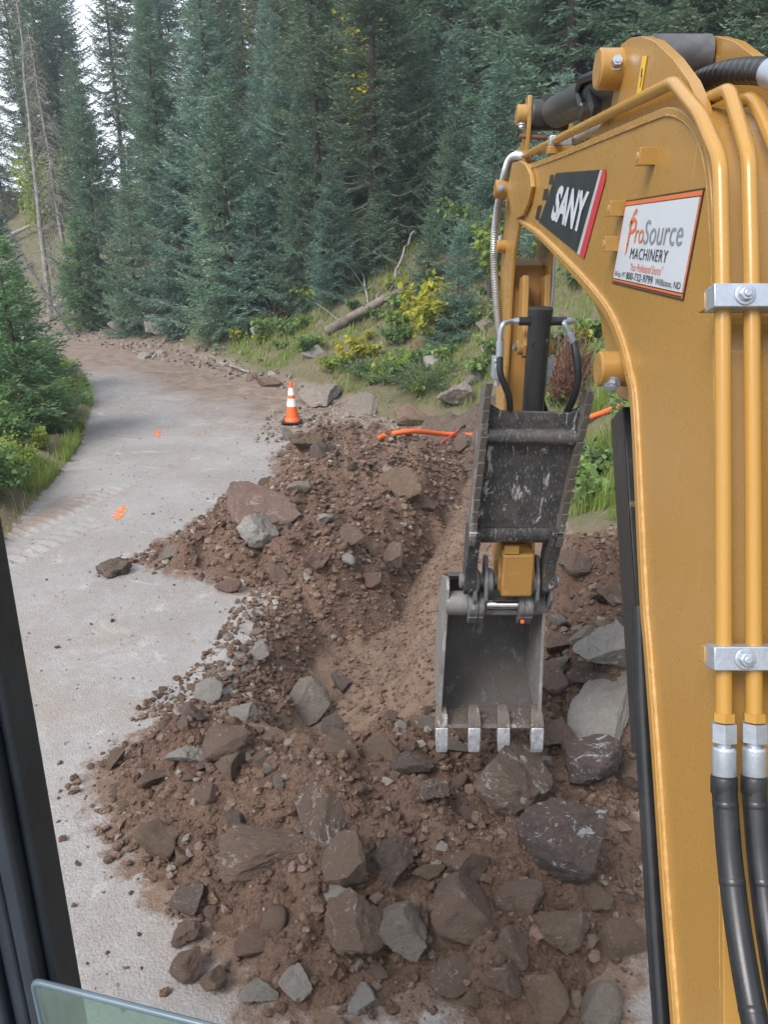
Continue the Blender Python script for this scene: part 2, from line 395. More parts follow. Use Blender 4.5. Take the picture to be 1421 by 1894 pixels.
def _dirty_floor():
    m = M['bucket_in']; t = m.node_tree; b = [n for n in t.nodes if n.type == 'BSDF_PRINCIPLED'][0]; old = b.inputs['Base Color'].links[0].from_socket
    g = t.nodes.new('ShaderNodeNewGeometry'); sp = t.nodes.new('ShaderNodeSeparateXYZ'); t.links.new(g.outputs['Position'], sp.inputs[0])
    nz = t.nodes.new('ShaderNodeTexNoise'); nz.inputs['Scale'].default_value = 9; nz.inputs['Detail'].default_value = 7; nz.inputs['Roughness'].default_value = .75; t.links.new(g.outputs['Position'], nz.inputs['Vector'])
    a = t.nodes.new('ShaderNodeMath'); a.operation = 'MULTIPLY_ADD'; t.links.new(nz.outputs['Fac'], a.inputs[0]); a.inputs[1].default_value = .55; t.links.new(sp.outputs['Z'], a.inputs[2])
    r = t.nodes.new('ShaderNodeValToRGB'); r.color_ramp.elements[0].position = .66; r.color_ramp.elements[0].color = (1, 1, 1, 1); r.color_ramp.elements[1].position = .80; r.color_ramp.elements[1].color = (0, 0, 0, 1); t.links.new(a.outputs[0], r.inputs[0])
    x = t.nodes.new('ShaderNodeMix'); x.data_type = 'RGBA'; t.links.new(r.outputs[0], x.inputs[0]); t.links.new(old, x.inputs[6]); x.inputs[7].default_value = (.088, .056, .042, 1); t.links.new(x.outputs[2], b.inputs['Base Color'])
_dirty_floor()
M['bucket_out'] = worn_mat('grey bucket steel', (.215, .210, .205), (.42, .41, .39), (.13, .098, .078), .6)
M['tooth'] = simple('polished tooth steel', (.48, .49, .53), .30, .45, .35, 30, .3, 90)
M['adapter'] = worn_mat('tooth adapter steel', (.13, .105, .092), (.50, .48, .47), (.09, .065, .052), .6)
M['pin_steel'] = worn_mat('greasy pin steel', (.15, .15, .155), (.38, .38, .38), (.10, .08, .07), .5)
M['chrome'] = simple('chrome rod', (.78, .78, .80), .10, 1.0, .03)
M['zinc'] = simple('zinc plated steel', (.42, .46, .52), .36, .6, .10, 40, .15, 140)
M['galv'] = simple('galvanised spiral hose', (.42, .42, .42), .38, .7, .12, 30)
M['rubber'] = paint_mat('black rubber', (.013, .014, .017), (.085, .08, .075), .30, .45, False)
M['black_flat'] = simple('dull black', (.006, .009, .012), .6, 0, .2, 10, .1, 200, .3)
M['seal'] = simple('window seal', (.022, .030, .042), .45, 0, .25, 12, .2, 150)
M['grease'] = simple('greasy grey steel', (.085, .085, .090), .40, .4, .55, 14, .5, 45)
M['orange'] = simple('orange plastic', (.86, .135, .030), .45, 0, .10, 12)
M['orange_pipe'] = simple('orange conduit plastic', (.88, .150, .035), .38, 0, .06, 5)
M['orange_paint'] = simple('orange spray paint', (.90, .22, .05), .8, 0, .15, 40, .4, 120)
M['cone_white'] = simple('reflective white', (.80, .80, .78), .4, 0, .08, 20)
M['sign_white'] = simple('sign white', (.53, .56, .61), .35, 0, .02, 4)  # board is white; blue-grey cast of its reflection put into the colour
M['sign_dark'] = simple('sign dark', (.018, .022, .024), .4, 0, .2, 12)
M['sign_grey'] = simple('sign grey', (.22, .24, .27), .4, 0, .03)
M['sign_orange'] = simple('sign orange', (.62, .145, .035), .4, 0, .04)
M['sign_red'] = simple('sign red', (.48, .030, .045), .4, 0, .04)
M['sign_silver'] = simple('sign silver', (.42, .42, .44), .4, 0, .04)
M['sticker_yellow'] = simple('sticker yellow', (.66, .40, .02), .4, 0, .05)
def glass_mat():
    m = NT('cab glass')
    m.set((.80, .93, .86), .03, 0, .5)
    t = m.n('ShaderNodeBsdfTransparent'); t.inputs[0].default_value = (.66, .80, .74, 1)
    g = m.n('ShaderNodeBsdfGlossy'); g.inputs['Roughness'].default_value = .08; g.inputs[0].default_value = (.8, .9, .88, 1)
    d = m.n('ShaderNodeBsdfDiffuse'); d.inputs[0].default_value = (.26, .34, .31, 1)
    a = m.n('ShaderNodeMixShader'); a.inputs[0].default_value = .13; m.l(t.outputs[0], a.inputs[1]); m.l(g.outputs[0], a.inputs[2])
    b = m.n('ShaderNodeMixShader'); m.l(m.ramp(m.noise(7, 5, .7), [(.3, .16), (.7, .30)]), b.inputs[0]); m.l(a.outputs[0], b.inputs[1]); m.l(d.outputs[0], b.inputs[2])
    m.l(b.outputs[0], m.out.inputs[0]); return m.mat
M['glass'] = glass_mat()
M['glass_edge'] = simple('glass edge', (.10, .145, .18), .35, 0, .15, 6)
# ================================================================ TERRAIN
TOE = np.array([(1.9, -60), (1.9, 0), (1.55, 2.5), (1.25, 4.2), (.75, 5.4), (.55, 6.6), (.95, 8.6), (1.35, 11.0), (.9, 12.6), (-.1, 14.2), (-1.0, 16.4), (-3.3, 19.4), (-6.7, 25), (-11, 30.2), (-15.5, 35), (-30, 45), (-90, 70), (-400, 160)], float)
LEFT = np.array([(-3.3, -60), (-3.6, 0), (-3.75, 5), (-4.05, 8.0), (-4.2, 8.9), (-4.4, 10.2), (-4.8, 12.1), (-5.75, 15.3), (-7.5, 19.5), (-9.6, 23.0), (-15, 27.5), (-30, 36), (-90, 58), (-400, 140)], float)
def poly_dist(x, y, P, closed=False):
    """unsigned distance to a polyline, and the side (+1 right of travel)"""
    best = np.full(np.shape(x), 1e9); side = np.ones(np.shape(x))
    n = len(P); 
    for i in range(n if closed else n - 1):
        a, b = P[i], P[(i + 1) % n]; d = b - a; L = max(1e-9, d @ d)
        t = np.clip(((x - a[0]) * d[0] + (y - a[1]) * d[1]) / L, 0, 1)
        px, py = a[0] + t * d[0] - x, a[1] + t * d[1] - y
        q = np.hypot(px, py); cr = d[0] * (y - a[1]) - d[1] * (x - a[0])
        m = q < best
        best = np.where(m, q, best); side = np.where(m, -np.sign(cr), side)
    return best, side
def inside(x, y, P):
    r = np.zeros(np.shape(x), bool); n = len(P)
    for i in range(n):
        (xa, ya), (xb, yb) = P[i], P[(i + 1) % n]
        c = ((ya > y) != (yb > y)) & (x < (xb - xa) * (y - ya) / ((yb - ya) if yb != ya else 1e-9) + xa)
        r ^= c
    return r
def sdf(x, y, P):
    d, _ = poly_dist(x, y, P, True); return np.where(inside(x, y, P), d, -d)
TRENCH = np.array([(-1.02, 5.9), (-1.08, 5.2), (-.95, 4.6), (-.62, 4.15), (-.25, 4.15), (.15, 4.35), (.5, 5.0), (.75, 6.8), (1.05, 8.5), (1.6, 10.4), (1.95, 11.8), (1.5, 12.5), (1.0, 11.8), (.55, 10.0), (.2, 8.5), (-.25, 7.2), (-.6, 6.6)], float)
PILE_A = np.array([(-1.72, 3.95), (-1.5, 3.45), (-1.22, 3.12), (-.92, 2.84), (-.60, 2.50), (-.46, 2.30), (.0, 2.40), (.22, 2.42), (.45, 2.26), (.86, 2.22), (1.10, 2.6), (1.30, 3.3), (1.9, 4.2), (2.6, 5.4), (2.4, 6.5), (1.6, 6.6), (1.0, 6.0), (.55, 4.9), (.2, 4.35), (-.1, 4.15), (-.5, 4.08), (-.8, 4.4), (-1.2, 4.55), (-1.45, 4.35)], float)
PILE_B = np.array([(-2.35, 7.2), (-1.9, 6.9), (-1.25, 6.62), (-.85, 6.25), (-.45, 6.15), (-.1, 6.7), (.25, 7.6), (.6, 8.8), (.95, 10.1), (1.25, 11.2), (.8, 12.0), (.0, 12.5), (-.8, 12.7), (-1.35, 12.3), (-1.55, 11.3), (-1.35, 10.4), (-1.55, 9.4), (-1.95, 8.4), (-2.2, 7.7)], float)
PILE_C = np.array([(1.1, 10.6), (1.7, 10.2), (2.3, 10.8), (2.6, 11.8), (2.0, 12.8), (1.2, 12.9), (.6, 12.9), (.4, 12.6), (.9, 12.0)], float)
def bank_d(x, y):
    d, s = poly_dist(x, y, TOE); return d * s
def left_d(x, y):
    d, s = poly_dist(x, y, LEFT); return -d * s
def ground_h(x, y):
    x = np.asarray(x, float); y = np.asarray(y, float)
    h = .035 * vnoise(x * .35, y * .35, seed=3) + .012 * vnoise(x * 1.7, y * 1.7, seed=4)
    d = bank_d(x, y) + .18 * fbm(x * .9, y * .9, seed=9, octv=3)
    k0 = .34 + .28 * smooth(10, 14, y)
    rise = np.where(d > 0, np.where(d < 1.6, k0 * d, 1.6 * k0 + .72 * (d - 1.6)), 0)
    top_ = 6.5 + 20 * smooth(-17, -3, x - .12 * (y - 20)); rise = np.where(rise > top_ * .6, top_ * .6 + top_ * .4 * np.tanh((rise - top_ * .6) / np.maximum(.5, top_ * .4)), rise)
    am = smooth(0, 3, d)
    h = h + rise + am * (.55 * fbm(x * .23, y * .23, seed=21, octv=4) + .10 * fbm(x * 1.3, y * 1.3, seed=22, octv=3) + .04 * fbm(x * 5, y * 5, seed=23, octv=2))
    # left verge: a low bushy lip, then the valley side falling away
    l = left_d(x, y)
    h = h + np.where(l > 0, .16 * smooth(0, .5, l) - .22 * np.maximum(l - 1.2, 0) * smooth(30, 14, y) - .05 * np.maximum(l - 4, 0), 0) + smooth(0, .6, l) * .07 * fbm(x * 1.9, y * 1.9, seed=31, octv=3)
    h = np.maximum(h, -14 - .02 * np.abs(x))
    # trench
    t = sdf(x + .10 * fbm(x * 2.2, y * 2.2, seed=41, octv=3), y + .10 * fbm(x * 2.2, y * 2.2, seed=47, octv=3), TRENCH)
    depth = .42 * smooth(-.02, .55, t) * (1 - .35 * smooth(8, 11, y))
    h = h - depth + smooth(0, .2, t) * (.05 * fbm(x * 4, y * 4, seed=43, octv=4) + .016 * fbm(x * 13, y * 13, seed=46, octv=2)) + smooth(1.9, 1.2, x) * smooth(9.5, 8.5, y) * smooth(0, .3, d) * (.030 * fbm(x * 5, y * 5, seed=48, octv=3) + .012 * fbm((x + y) * 4, (y - x) * 14, seed=49, octv=2))
    # broken gravel lip beside the trench
    lip = np.exp(-((t + .14) / .16) ** 2) * smooth(7.0, 6.3, y) * smooth(.1, -.3, x)
    h = h + lip * .06 * (1 + .8 * fbm(x * 5, y * 5, seed=44, octv=3))
    # roughed-up surface at the far bend and by the cone
    wk = worked(x, y); h = h + wk * .03 * fbm(x * 3, y * 3, seed=51, octv=4)
    # tyre tread pressed into the verge of the road
    for (a, b, wd) in (((-4.35, 7.15), (-3.55, 10.1), .30), ((-3.95, 6.7), (-3.25, 8.6), .16)):
        ax, ay = a; dx, dy = b[0] - ax, b[1] - ay; L = math.hypot(dx, dy); dx /= L; dy /= L
        u = (x - ax) * dx + (y - ay) * dy; v = (x - ax) * dy - (y - ay) * dx
        m = smooth(0, .5, u) * smooth(L, L - .6, u) * smooth(wd, wd * .72, np.abs(v)) * (.65 + .35 * np.sign(vnoise(x*2, y*2, seed=77)) * np.minimum(1, np.abs(vnoise(x*2, y*2, seed=77)) * 5))
        h = h + m * (.036 * np.sin(2 * math.pi * (u + .35 * np.abs(v)) / .15) - .016)
    return h
def worked(x, y):
    d = bank_d(x, y)
    a = smooth(-4.0 , -1.3, d + .5 * fbm(x * .5, y * .5, seed=61, octv=3)) * smooth(11.8, 13.8, y - .12 * x)
    b = smooth(19, 23.5, y - .1 * x + 1.2 * fbm(x * .4, y * .4, seed=62)) * smooth(-14, -9, x)
    return np.maximum(a, .95 * b) * smooth(.8, .2, d)
def pile_h(x, y, P, hm, fall, seed):
    wx = x + .13 * fbm(x * 2.1, y * 2.1, seed=seed, octv=4); wy = y + .13 * fbm(x * 2.1, y * 2.1, seed=seed + 5, octv=4)
    d = sdf(wx, wy, P)
    h = np.where(d > 0, hm * (1 - np.exp(-np.maximum(d, 0) / fall)), d * 1.1)
    rough = smooth(-.05, .25, d)
    b = np.abs(fbm(x * 2.0, y * 2.0, seed=seed + 11, octv=3)); c = fbm(x * 6.5, y * 6.5, seed=seed + 13, octv=4, gain=.6)
    cl = 1 - np.abs(fbm(x * 13, y * 13, seed=seed + 15, octv=3, gain=.6))
    return h + rough * (.22 * hm * (b * 2 - .5) + .022 * c + .014 * (cl - .6))
def pa(x, y):
    hm = .20 + .10 * smooth(2.4, 3.4, y) + .34 * smooth(.75, 1.7, x) * smooth(3.3, 4.6, y) - .04 * smooth(-.8, -1.4, x) - .17 * np.exp(-((x - .66) / .45) ** 2 - ((y - 3.75) / .5) ** 2)
    return pile_h(x, y, PILE_A, hm, .42, 101)
def pb(x, y):
    hm = .36 + .12 * smooth(7.2, 8.6, y) - .10 * smooth(9.5, 11.5, y) - .06 * smooth(11.0, 13, y) - .12 * smooth(.1, .7, x) * smooth(8.8, 9.8, y)
    return pile_h(x, y, PILE_B, hm, .50, 131)
def pc(x, y): return pile_h(x, y, PILE_C, .42, .35, 161)
def gbase(x, y):                            # road level under the piles, without the trench for pile B's foot
    return ground_h(x, y)
def full_h(x, y):
    x = np.asarray(x, float); y = np.asarray(y, float)
    g = ground_h(x, y)
    return np.maximum(g, np.maximum(np.maximum(g * .35 + pa(x, y), g * .5 + pb(x, y)), g * .8 + pc(x, y)))
def surf(x, y): return float(full_h(np.array([x]), np.array([y]))[0])
_TS = np.concatenate([np.linspace(1.6, 16, 700), np.linspace(16.05, 75, 500)])
def hit(px, py):
    """first terrain point seen through a place in the photograph"""
    r = ray(px, py); P = [EYE + r * 0]
    X, Y, Z = r.x * _TS, r.y * _TS, CAM_H + r.z * _TS
    H = full_h(X, Y); k = np.argmax(Z <= H)
    if Z[k] > H[k]:                          # looks over the ground: take the hillside 33 m out
        q = at_y(px, py, 33); return Vector((q.x, q.y, surf(q.x, q.y)))
    return Vector((X[k], Y[k], H[k]))

def axis(segs):
    out = []
    for a, b, st in segs: out += list(np.arange(a, b, st))
    return np.array(out)
def grow(start, stop, st, f=1.09):
    out = [start]
    while abs(out[-1] - start) < abs(stop - start): out.append(out[-1] + math.copysign(st, stop - start)); st *= f
    return out[1:]
def grid_mesh(name, xs, ys, hf, mat, keep=None):
    X, Y = np.meshgrid(xs, ys); Z = hf(X, Y); nx, ny = len(xs), len(ys)
    V = np.stack([X.ravel(), Y.ravel(), Z.ravel()], 1)
    i = np.arange(nx * ny).reshape(ny, nx)
    F = np.stack([i[:-1, :-1].ravel(), i[:-1, 1:].ravel(), i[1:, 1:].ravel(), i[1:, :-1].ravel()], 1)
    if keep is not None:
        k = keep(X, Y, Z).ravel(); F = F[k[F].any(1)]
        used = np.unique(F); re = np.full(len(V), -1); re[used] = np.arange(len(used)); V = V[used]; F = re[F]
    o = mesh_np(name, V, F, mat, smooth=True); return o, V
xd = np.arange(-5.2, 3.6, .033)
xs = np.array(list(reversed(grow(xd[0], -170, .04))) + list(xd) + grow(xd[-1], 170, .04))
yd = np.concatenate([np.arange(1.2, 8, .03), np.arange(8, 16, .045)])
ys = np.array(list(reversed(grow(yd[0], -60, .06, 1.2))) + list(yd) + grow(yd[-1], 190, .05, 1.05))
ground, GV = grid_mesh('ground', xs, ys, ground_h, M['ground'])
tag(ground, 'pale gravel road with its verges, open trench and grassy bank', None, None, 'structure')
gx, gy = GV[:, 0], GV[:, 1]
bd = bank_d(gx, gy); td = sdf(gx, gy, TRENCH); ld = left_d(gx, gy)
soilm = np.maximum(np.maximum(smooth(-.02, .12, td), smooth(.30, -.05, -td - .1) * smooth(-.15, .1, gx)), smooth(-.5, .2, bd) * smooth(8.6, 7.6, gy) * smooth(2.1, 1.3, gx - .1 * gy + .6))
near_pile = np.maximum(smooth(-.75, .1, sdf(gx, gy, PILE_B)), smooth(-.50, .1, sdf(gx, gy, PILE_A)))
soilm = np.maximum(soilm, near_pile * .66)
set_attr(ground, 'soil', soilm)
set_attr(ground, 'bank', np.maximum(smooth(-.3, .5, bd), smooth(-.12, .3, ld)) * (1 - smooth(.35, .65, soilm)))
tread = smooth(.42, .10, np.abs((gx + 4.35) * .965 - (gy - 7.15) * .262) + .12 * vnoise(gx * 3, gy * 3, seed=88)) * smooth(6.6, 7.8, gy) * smooth(10.4, 8.6, gy)
set_attr(ground, 'worked', np.maximum(worked(gx, gy), .62 * tread))

def pile(name, hf, gk, x0, x1, y0, y1, st, mat, label):
    ys_ = [y0]
    while ys_[-1] < y1: ys_.append(ys_[-1] + st * max(.6, ys_[-1] / 3.2))
    ys_ = np.array(ys_)
    sx = st * max(.7, y0 / 3.0)
    o, V = grid_mesh(name, np.arange(x0, x1, sx), ys_, lambda X, Y: ground_h(X, Y) * gk + hf(X, Y), mat,
                     keep=lambda X, Y, Z: Z > ground_h(X, Y) - .06)
    return tag(o, label, 'dirt pile')
pile('dirt_pile', pa, .35, -2.1, 2.9, 1.8, 6.9, .0125, M['soil'], 'dark brown dirt pile full of broken rock in the foreground, in front of the bucket')
pile('dirt_pile', pb, .5, -2.7, 1.6, 5.7, 14.0, .0125, M['soil'], 'long brown spoil heap between gravel road and trench, back to the cone')
pile('dirt_pile', pc, .8, .0, 3.0, 9.8, 13.3, .014, M['soil_grey'], 'low grey brown heap of loose earth under the orange conduit')

# ================================================================ ROCKS
def ico(sub):
    bm = bmesh.new(); bmesh.ops.create_icosphere(bm, subdivisions=sub, radius=1.0)
    V = np.array([v.co[:] for v in bm.verts]); F = np.array([[v.index for v in f.verts] for f in bm.faces]); bm.free(); return V, F
_ICO = {k: ico(k) for k in (1, 2, 3, 4, 5)}
def rock_geo(seed, sub, planes=13, rough=.05, squash=None, lo=.42, hi=.80, round_=0.0):
    V, F = _ICO[sub]; V = V.copy(); rg = np.random.RandomState(seed)
    N = rg.normal(size=(planes, 3)); N /= np.linalg.norm(N, axis=1)[:, None]
    D = rg.uniform(lo, hi, planes)
    for it in range(3):
        for n, d in zip(N, D):
            e = V @ n - d; V = V - np.maximum(e, 0)[:, None] * n * (1 - round_)
    if sub >= 4:                              # small secondary fractures
        N2 = rg.normal(size=(16, 3)); N2 /= np.linalg.norm(N2, axis=1)[:, None]; ext = (V @ N2.T).max(0)
        for n, e0, k in zip(N2, ext, rg.uniform(.0, .06, 16)): V = V - np.maximum(V @ n - (e0 - k), 0)[:, None] * n
    q = V * 1.7
    nn = V / np.maximum(1e-6, np.linalg.norm(V, axis=1))[:, None]
    a = fbm(q[:, 0] * 1.3, q[:, 1] * 1.3, q[:, 2] * 1.3, seed=seed, octv=5, gain=.6)
    r = 1 - np.abs(fbm(q[:, 0] * 2.2, q[:, 1] * 2.2, q[:, 2] * 2.2, seed=seed + 3, octv=4))
    f3 = fbm(q[:, 0] * 6, q[:, 1] * 6, q[:, 2] * 6, seed=seed + 7, octv=3, gain=.6) if sub >= 4 else 0
    V = V + nn * (rough * a + rough * .9 * (r - .7) + rough * .35 * f3)[:, None]
    lo_, hi_ = V.min(0), V.max(0); V = (V - (lo_ + hi_) / 2) / ((hi_ - lo_) / 2)
    return V, F
def rock_mesh(seed, sub, **k):
    V, F = rock_geo(seed, sub, **k)
    o = mesh_np('rock', V, F, M['rock_brown'], smooth=True); me = o.data
    me.set_sharp_from_angle(angle=R(38)); bpy.data.objects.remove(o); return me
HERO = [rock_mesh(200 + i, 5 if i < 12 else 4, planes=[7, 8, 9, 8, 7, 9][i % 6], rough=[.05, .07, .045][i % 3], round_=[0, .05, 0, .12][i % 4], lo=.30, hi=.68) for i in range(20)]
ROUND = rock_mesh(351, 5, planes=15, rough=.05, round_=.25, lo=.60, hi=.86)
SLAB = [rock_mesh(300 + i, 5, planes=8, rough=.05, lo=.30, hi=.62) for i in range(5)]
MED = [rock_mesh(400 + i, 3, planes=8, rough=.05, round_=[0, .1][i % 2], lo=.28, hi=.66) for i in range(14)]
rr = random.Random(5)
def put_rock(me, loc, dims, mat, label=None, group=None, rot=None, name='rock', cat='rock'):
    o = bpy.data.objects.new(name, me); COL.objects.link(o)
    o.material_slots[0].link = 'OBJECT'; o.material_slots[0].material = M[mat]
    o.location = loc; o.scale = [d / 2 for d in dims]
    o.rotation_euler = rot if rot is not None else (rr.uniform(-.25, .25), rr.uniform(-.25, .25), rr.uniform(-.35, .35))
    return tag(o, label, cat, group)
HEROES = []
def hero(i, x0, y0, x1, y1, mat, label, deep=1.0, sink=.30, me=None, flat=None, tilt=None, ground=None, name='rock'):
    cx, cy = (x0 + x1) / 2, (y0 + y1) / 2
    p = hit(cx, y0 * .35 + y1 * .65)
    if p is None: return
    # depth of the place along the view axis -> size
    d = (p - EYE).dot(Vector((0, CP, -SP)))
    wd, hg = (x1 - x0) * d / FPX, (y1 - y0) * d / FPX
    th = math.atan2(CAM_H - p.z, math.hypot(p.x, p.y))
    if flat:                                            # slab: thickness = flat * width; depth fills the rest of its height in view
        c = flat * wd; b = max(.4 * wd, math.sqrt(max(.0001, hg * hg - (c * math.cos(th)) ** 2)) / math.sin(th))
    else: b = c = hg * 1.0; c = min(c, wd * .85); b = min(b, wd * 1.15)
    b *= deep
    r = ray(cx, cy).normalized()
    t = (p - EYE).length
    c0 = EYE + r * t; c0.z = surf(c0.x, c0.y) + c * (.43 - sink)
    o = put_rock(me if me else HERO[i % len(HERO)], c0, (wd * 1.04, b, c * 1.05), mat, label, None, tilt, name)
    HEROES.append((c0.x, c0.y, max(wd, b) * .5)); return o
H_ = hero
H_(0, 868, 1385, 1022, 1532, 'rock_streak', 'largest brown boulder with white streaks, lying under the bucket teeth', sink=.12, tilt=(.25, 0, .2))
H_(3, 953, 1512, 1108, 1650, 'rock_splash', 'dark boulder splashed with bluish white, below the largest brown boulder', sink=.15, tilt=(.1, .1, -.2))
H_(2, 1052, 1268, 1178, 1408, 'rock_pale', 'flat light grey slab standing tilted beside the black boom cylinder', flat=.35, sink=.1, tilt=(.55, -.1, -.3), me=SLAB[0])
H_(4, 1072, 1160, 1190, 1282, 'rock_pale', 'pale tan grey boulder at the top of the rock heap right of the bucket', sink=.1)
H_(4, 998, 1325, 1070, 1408, 'rock_brown', 'brown boulder right of the last bucket tooth', sink=.15)
H_(5, 1042, 1378, 1148, 1466, 'rock_splash', 'dark rock with white patches under the light grey slab', sink=.2, tilt=(.3, .1, .2))
H_(6, 1140, 1393, 1215, 1492, 'rock_brown', 'brown red rock touching the boom hose, right edge of the heap', sink=.15)
H_(7, 1048, 1236, 1136, 1288, 'rock_dark', 'dark wedge shaped rock between the pale boulder and the grey slab', sink=.2)
H_(8, 1005, 1152, 1060, 1242, 'rock_red', 'upright reddish rock just right of the bucket side', sink=.15)
H_(9, 985, 1212, 1050, 1312, 'rock_red', 'red brown slab leaning against the right side of the bucket', sink=.2)
H_(10, 600, 1658, 714, 1797, 'rock_brown', 'large smooth rounded brown boulder at the front of the near pile', sink=.12, tilt=(.1, .35, .3), me=ROUND)
H_(11, 694, 1673, 792, 1794, 'rock_grey', 'pointed grey rock leaning beside the rounded brown boulder', sink=.12, tilt=(-.3, .1, .4))
H_(12, 806, 1632, 928, 1760, 'rock_brown', 'large ribbed brown rock in the middle of the near pile', sink=.15, tilt=(.2, .5, -.3))
H_(13, 822, 1562, 908, 1652, 'rock_brown', 'pointed soil coated rock above the ribbed brown rock', sink=.25)
H_(14, 594, 1562, 682, 1652, 'rock_brown', 'angular brown block with a sharp right edge on the near pile', sink=.15, tilt=(.1, -.25, .5))
H_(15, 594, 1634, 668, 1694, 'rock_pale', 'whitish rock peeping out under the angular brown block', sink=.3)
H_(16, 404, 1528, 598, 1616, 'rock_brown', 'broad soil covered slab lying in the near pile', flat=.3, sink=.25, me=SLAB[1], tilt=(.25, .05, .1))
H_(17, 248, 1535, 330, 1617, 'rock_tan', 'tan angular rock at the left foot of the near pile', sink=.08, tilt=(.1, .2, .3))
H_(18, 522, 1276, 610, 1362, 'rock_grey', 'grey faceted boulder lying in the trench', sink=.05, tilt=(.2, .1, .2))
H_(19, 586, 1330, 642, 1380, 'rock_dark', 'dark rock wedged beside the grey trench boulder', sink=.2)
H_(0, 438, 960, 517, 1034, 'rock_pale', 'whitish rock with a dark underside on the long spoil heap', sink=.02, tilt=(.35, .2, .3))
H_(2, 424, 914, 552, 985, 'rock_red', 'big flat red slab behind the whitish rock on the long spoil heap', flat=.4, sink=.15, me=SLAB[2], tilt=(.35, -.1, .15))
H_(4, 300, 1386, 384, 1422, 'rock_pale', 'long pale grey stone at the left edge of the near pile', sink=.15)
H_(5, 378, 1352, 458, 1428, 'rock_brown', 'soil coated brown block beside the long pale grey stone', sink=.2)
H_(6, 716, 1402, 802, 1448, 'rock_dark', 'flat dark rock in front of the left bucket tooth', sink=.1)
H_(7, 768, 1434, 832, 1502, 'rock_streak', 'reddish rough rock left of the largest brown boulder', sink=.2)
H_(8, 812, 1374, 868, 1412, 'rock_grey', 'grey triangular stone under the left bucket tooth', sink=.05)
H_(9, 548, 1450, 655, 1565, 'rock_streak', 'brown leaning slab at the crest of the near pile', flat=.35, sink=.3, me=SLAB[3], tilt=(.5, .3, .3))
H_(11, 684, 1540, 764, 1628, 'rock_dark', 'blue black slab edge showing through soil on the near pile', sink=.35)
H_(13, 758, 1602, 828, 1638, 'rock_tan', 'small tan rock above the ribbed brown rock', sink=.12)
H_(14, 918, 1640, 1004, 1694, 'rock_brown', 'brown rock under the white splashed dark boulder', sink=.2)
H_(15, 1080, 1638, 1132, 1706, 'rock_brown', 'rounded brown rock at the right of the near pile', sink=.15, me=ROUND)
H_(16, 984, 1690, 1084, 1768, 'rock_brown', 'lumpy soil crusted rock at the right of the near pile', sink=.2)
H_(17, 908, 1710, 978, 1818, 'rock_brown', 'long brown rock with a pale broken edge', sink=.2, tilt=(.2, .6, .3))
H_(18, 798, 1778, 874, 1858, 'rock_brown', 'earthy brown rock at the lower middle of the near pile', sink=.12)
H_(19, 966, 1826, 1048, 1900, 'rock_tan', 'orange brown rock at the bottom edge of the photo', sink=.12)
H_(1, 884, 1800, 968, 1852, 'rock_brown', 'flat pointed brown rock between the two lowest rocks', sink=.2)
H_(3, 314, 1774, 374, 1832, 'rock_brown', 'squarish brown stone lying loose on the gravel', sink=.04, tilt=(0, .1, .5))
H_(6, 371, 1786, 422, 1858, 'rock_tan', 'upright tan brown stone next to the squarish one on the gravel', sink=.04)
H_(7, 321, 1704, 376, 1760, 'rock_brown', 'jagged brown stone lying loose on the gravel', sink=.04)
H_(8, 446, 1814, 516, 1872, 'rock_pale', 'pale grey rock half sunk in gravel, left one of two', sink=.25)
H_(9, 516, 1798, 576, 1862, 'rock_pale', 'pale grey rock half sunk in gravel, right one of two', sink=.25)
H_(10, 640, 1812, 692, 1884, 'rock_pale', 'chalky white rock at the front edge below the rounded boulder', sink=.3)
H_(12, 670, 1030, 708, 1112, 'rock_red', 'upright reddish slab on the trench side of the spoil heap', sink=.1)
H_(13, 560, 1005, 612, 1080, 'rock_red', 'reddish rock with pale edge on the spoil heap', sink=.2)
H_(14, 700, 1010, 748, 1060, 'rock_brown', 'tilted brown slab low on the spoil heap beside the trench', sink=.2)
H_(15, 585, 940, 618, 985, 'rock_pale', 'small whitish rock in the middle of the spoil heap', sink=.2)
H_(16, 395, 1075, 450, 1104, 'rock_red', 'flat reddish stone at the road side of the spoil heap', sink=.1)
H_(17, 608, 1250, 648, 1290, 'rock_dark', 'dark angular stone high in the trench', sink=.1)
H_(18, 458, 1186, 498, 1230, 'rock_pale', 'pale stone in the broken road edge above the trench', sink=.2)
H_(19, 355, 1262, 415, 1305, 'rock_pale', 'whitish stone in the rubble at the road edge', sink=.25)
H_(2, 420, 1312, 475, 1345, 'rock_pale', 'grey white flat stone in the rubble left of the trench', sink=.2)
H_(0, 340, 1310, 380, 1340, 'rock_dark', 'small dark stone in the rubble at the road edge', sink=.2)
H_(1, 553, 716, 635, 752, 'rock_grey', 'wide grey slab lying at the grass edge right of the traffic cone', flat=.3, sink=.1, me=SLAB[0], tilt=(.12, .05, .1))
H_(2, 638, 738, 700, 774, 'rock_grey', 'second grey slab at the grass edge, tilted to the right', flat=.3, sink=.1, me=SLAB[4], tilt=(.15, .25, -.2))
H_(3, 725, 754, 792, 800, 'rock_tan', 'rounded tan rock where the grass meets the spoil heap', sink=.2, me=ROUND)
H_(4, 812, 708, 888, 768, 'rock_grey', 'big grey rock in the grass left of the thumb', sink=.2)
H_(5, 860, 692, 892, 718, 'rock_grey', 'small square grey rock above the big one in the grass', sink=.15)
H_(6, 474, 698, 526, 724, 'rock_brown', 'brown rock at the foot of the bank behind the cone', sink=.2)
H_(7, 530, 800, 600, 848, 'rock_tan', 'brown angular rock just below the traffic cone', sink=.2)
H_(9, 700, 870, 780, 935, 'rock_tan', 'large earth covered boulder in the far part of the spoil heap', sink=.35)
H_(10, 860, 940, 890, 965, 'rock_grey', 'rounded grey stone at the far end of the trench', sink=.2, me=ROUND)
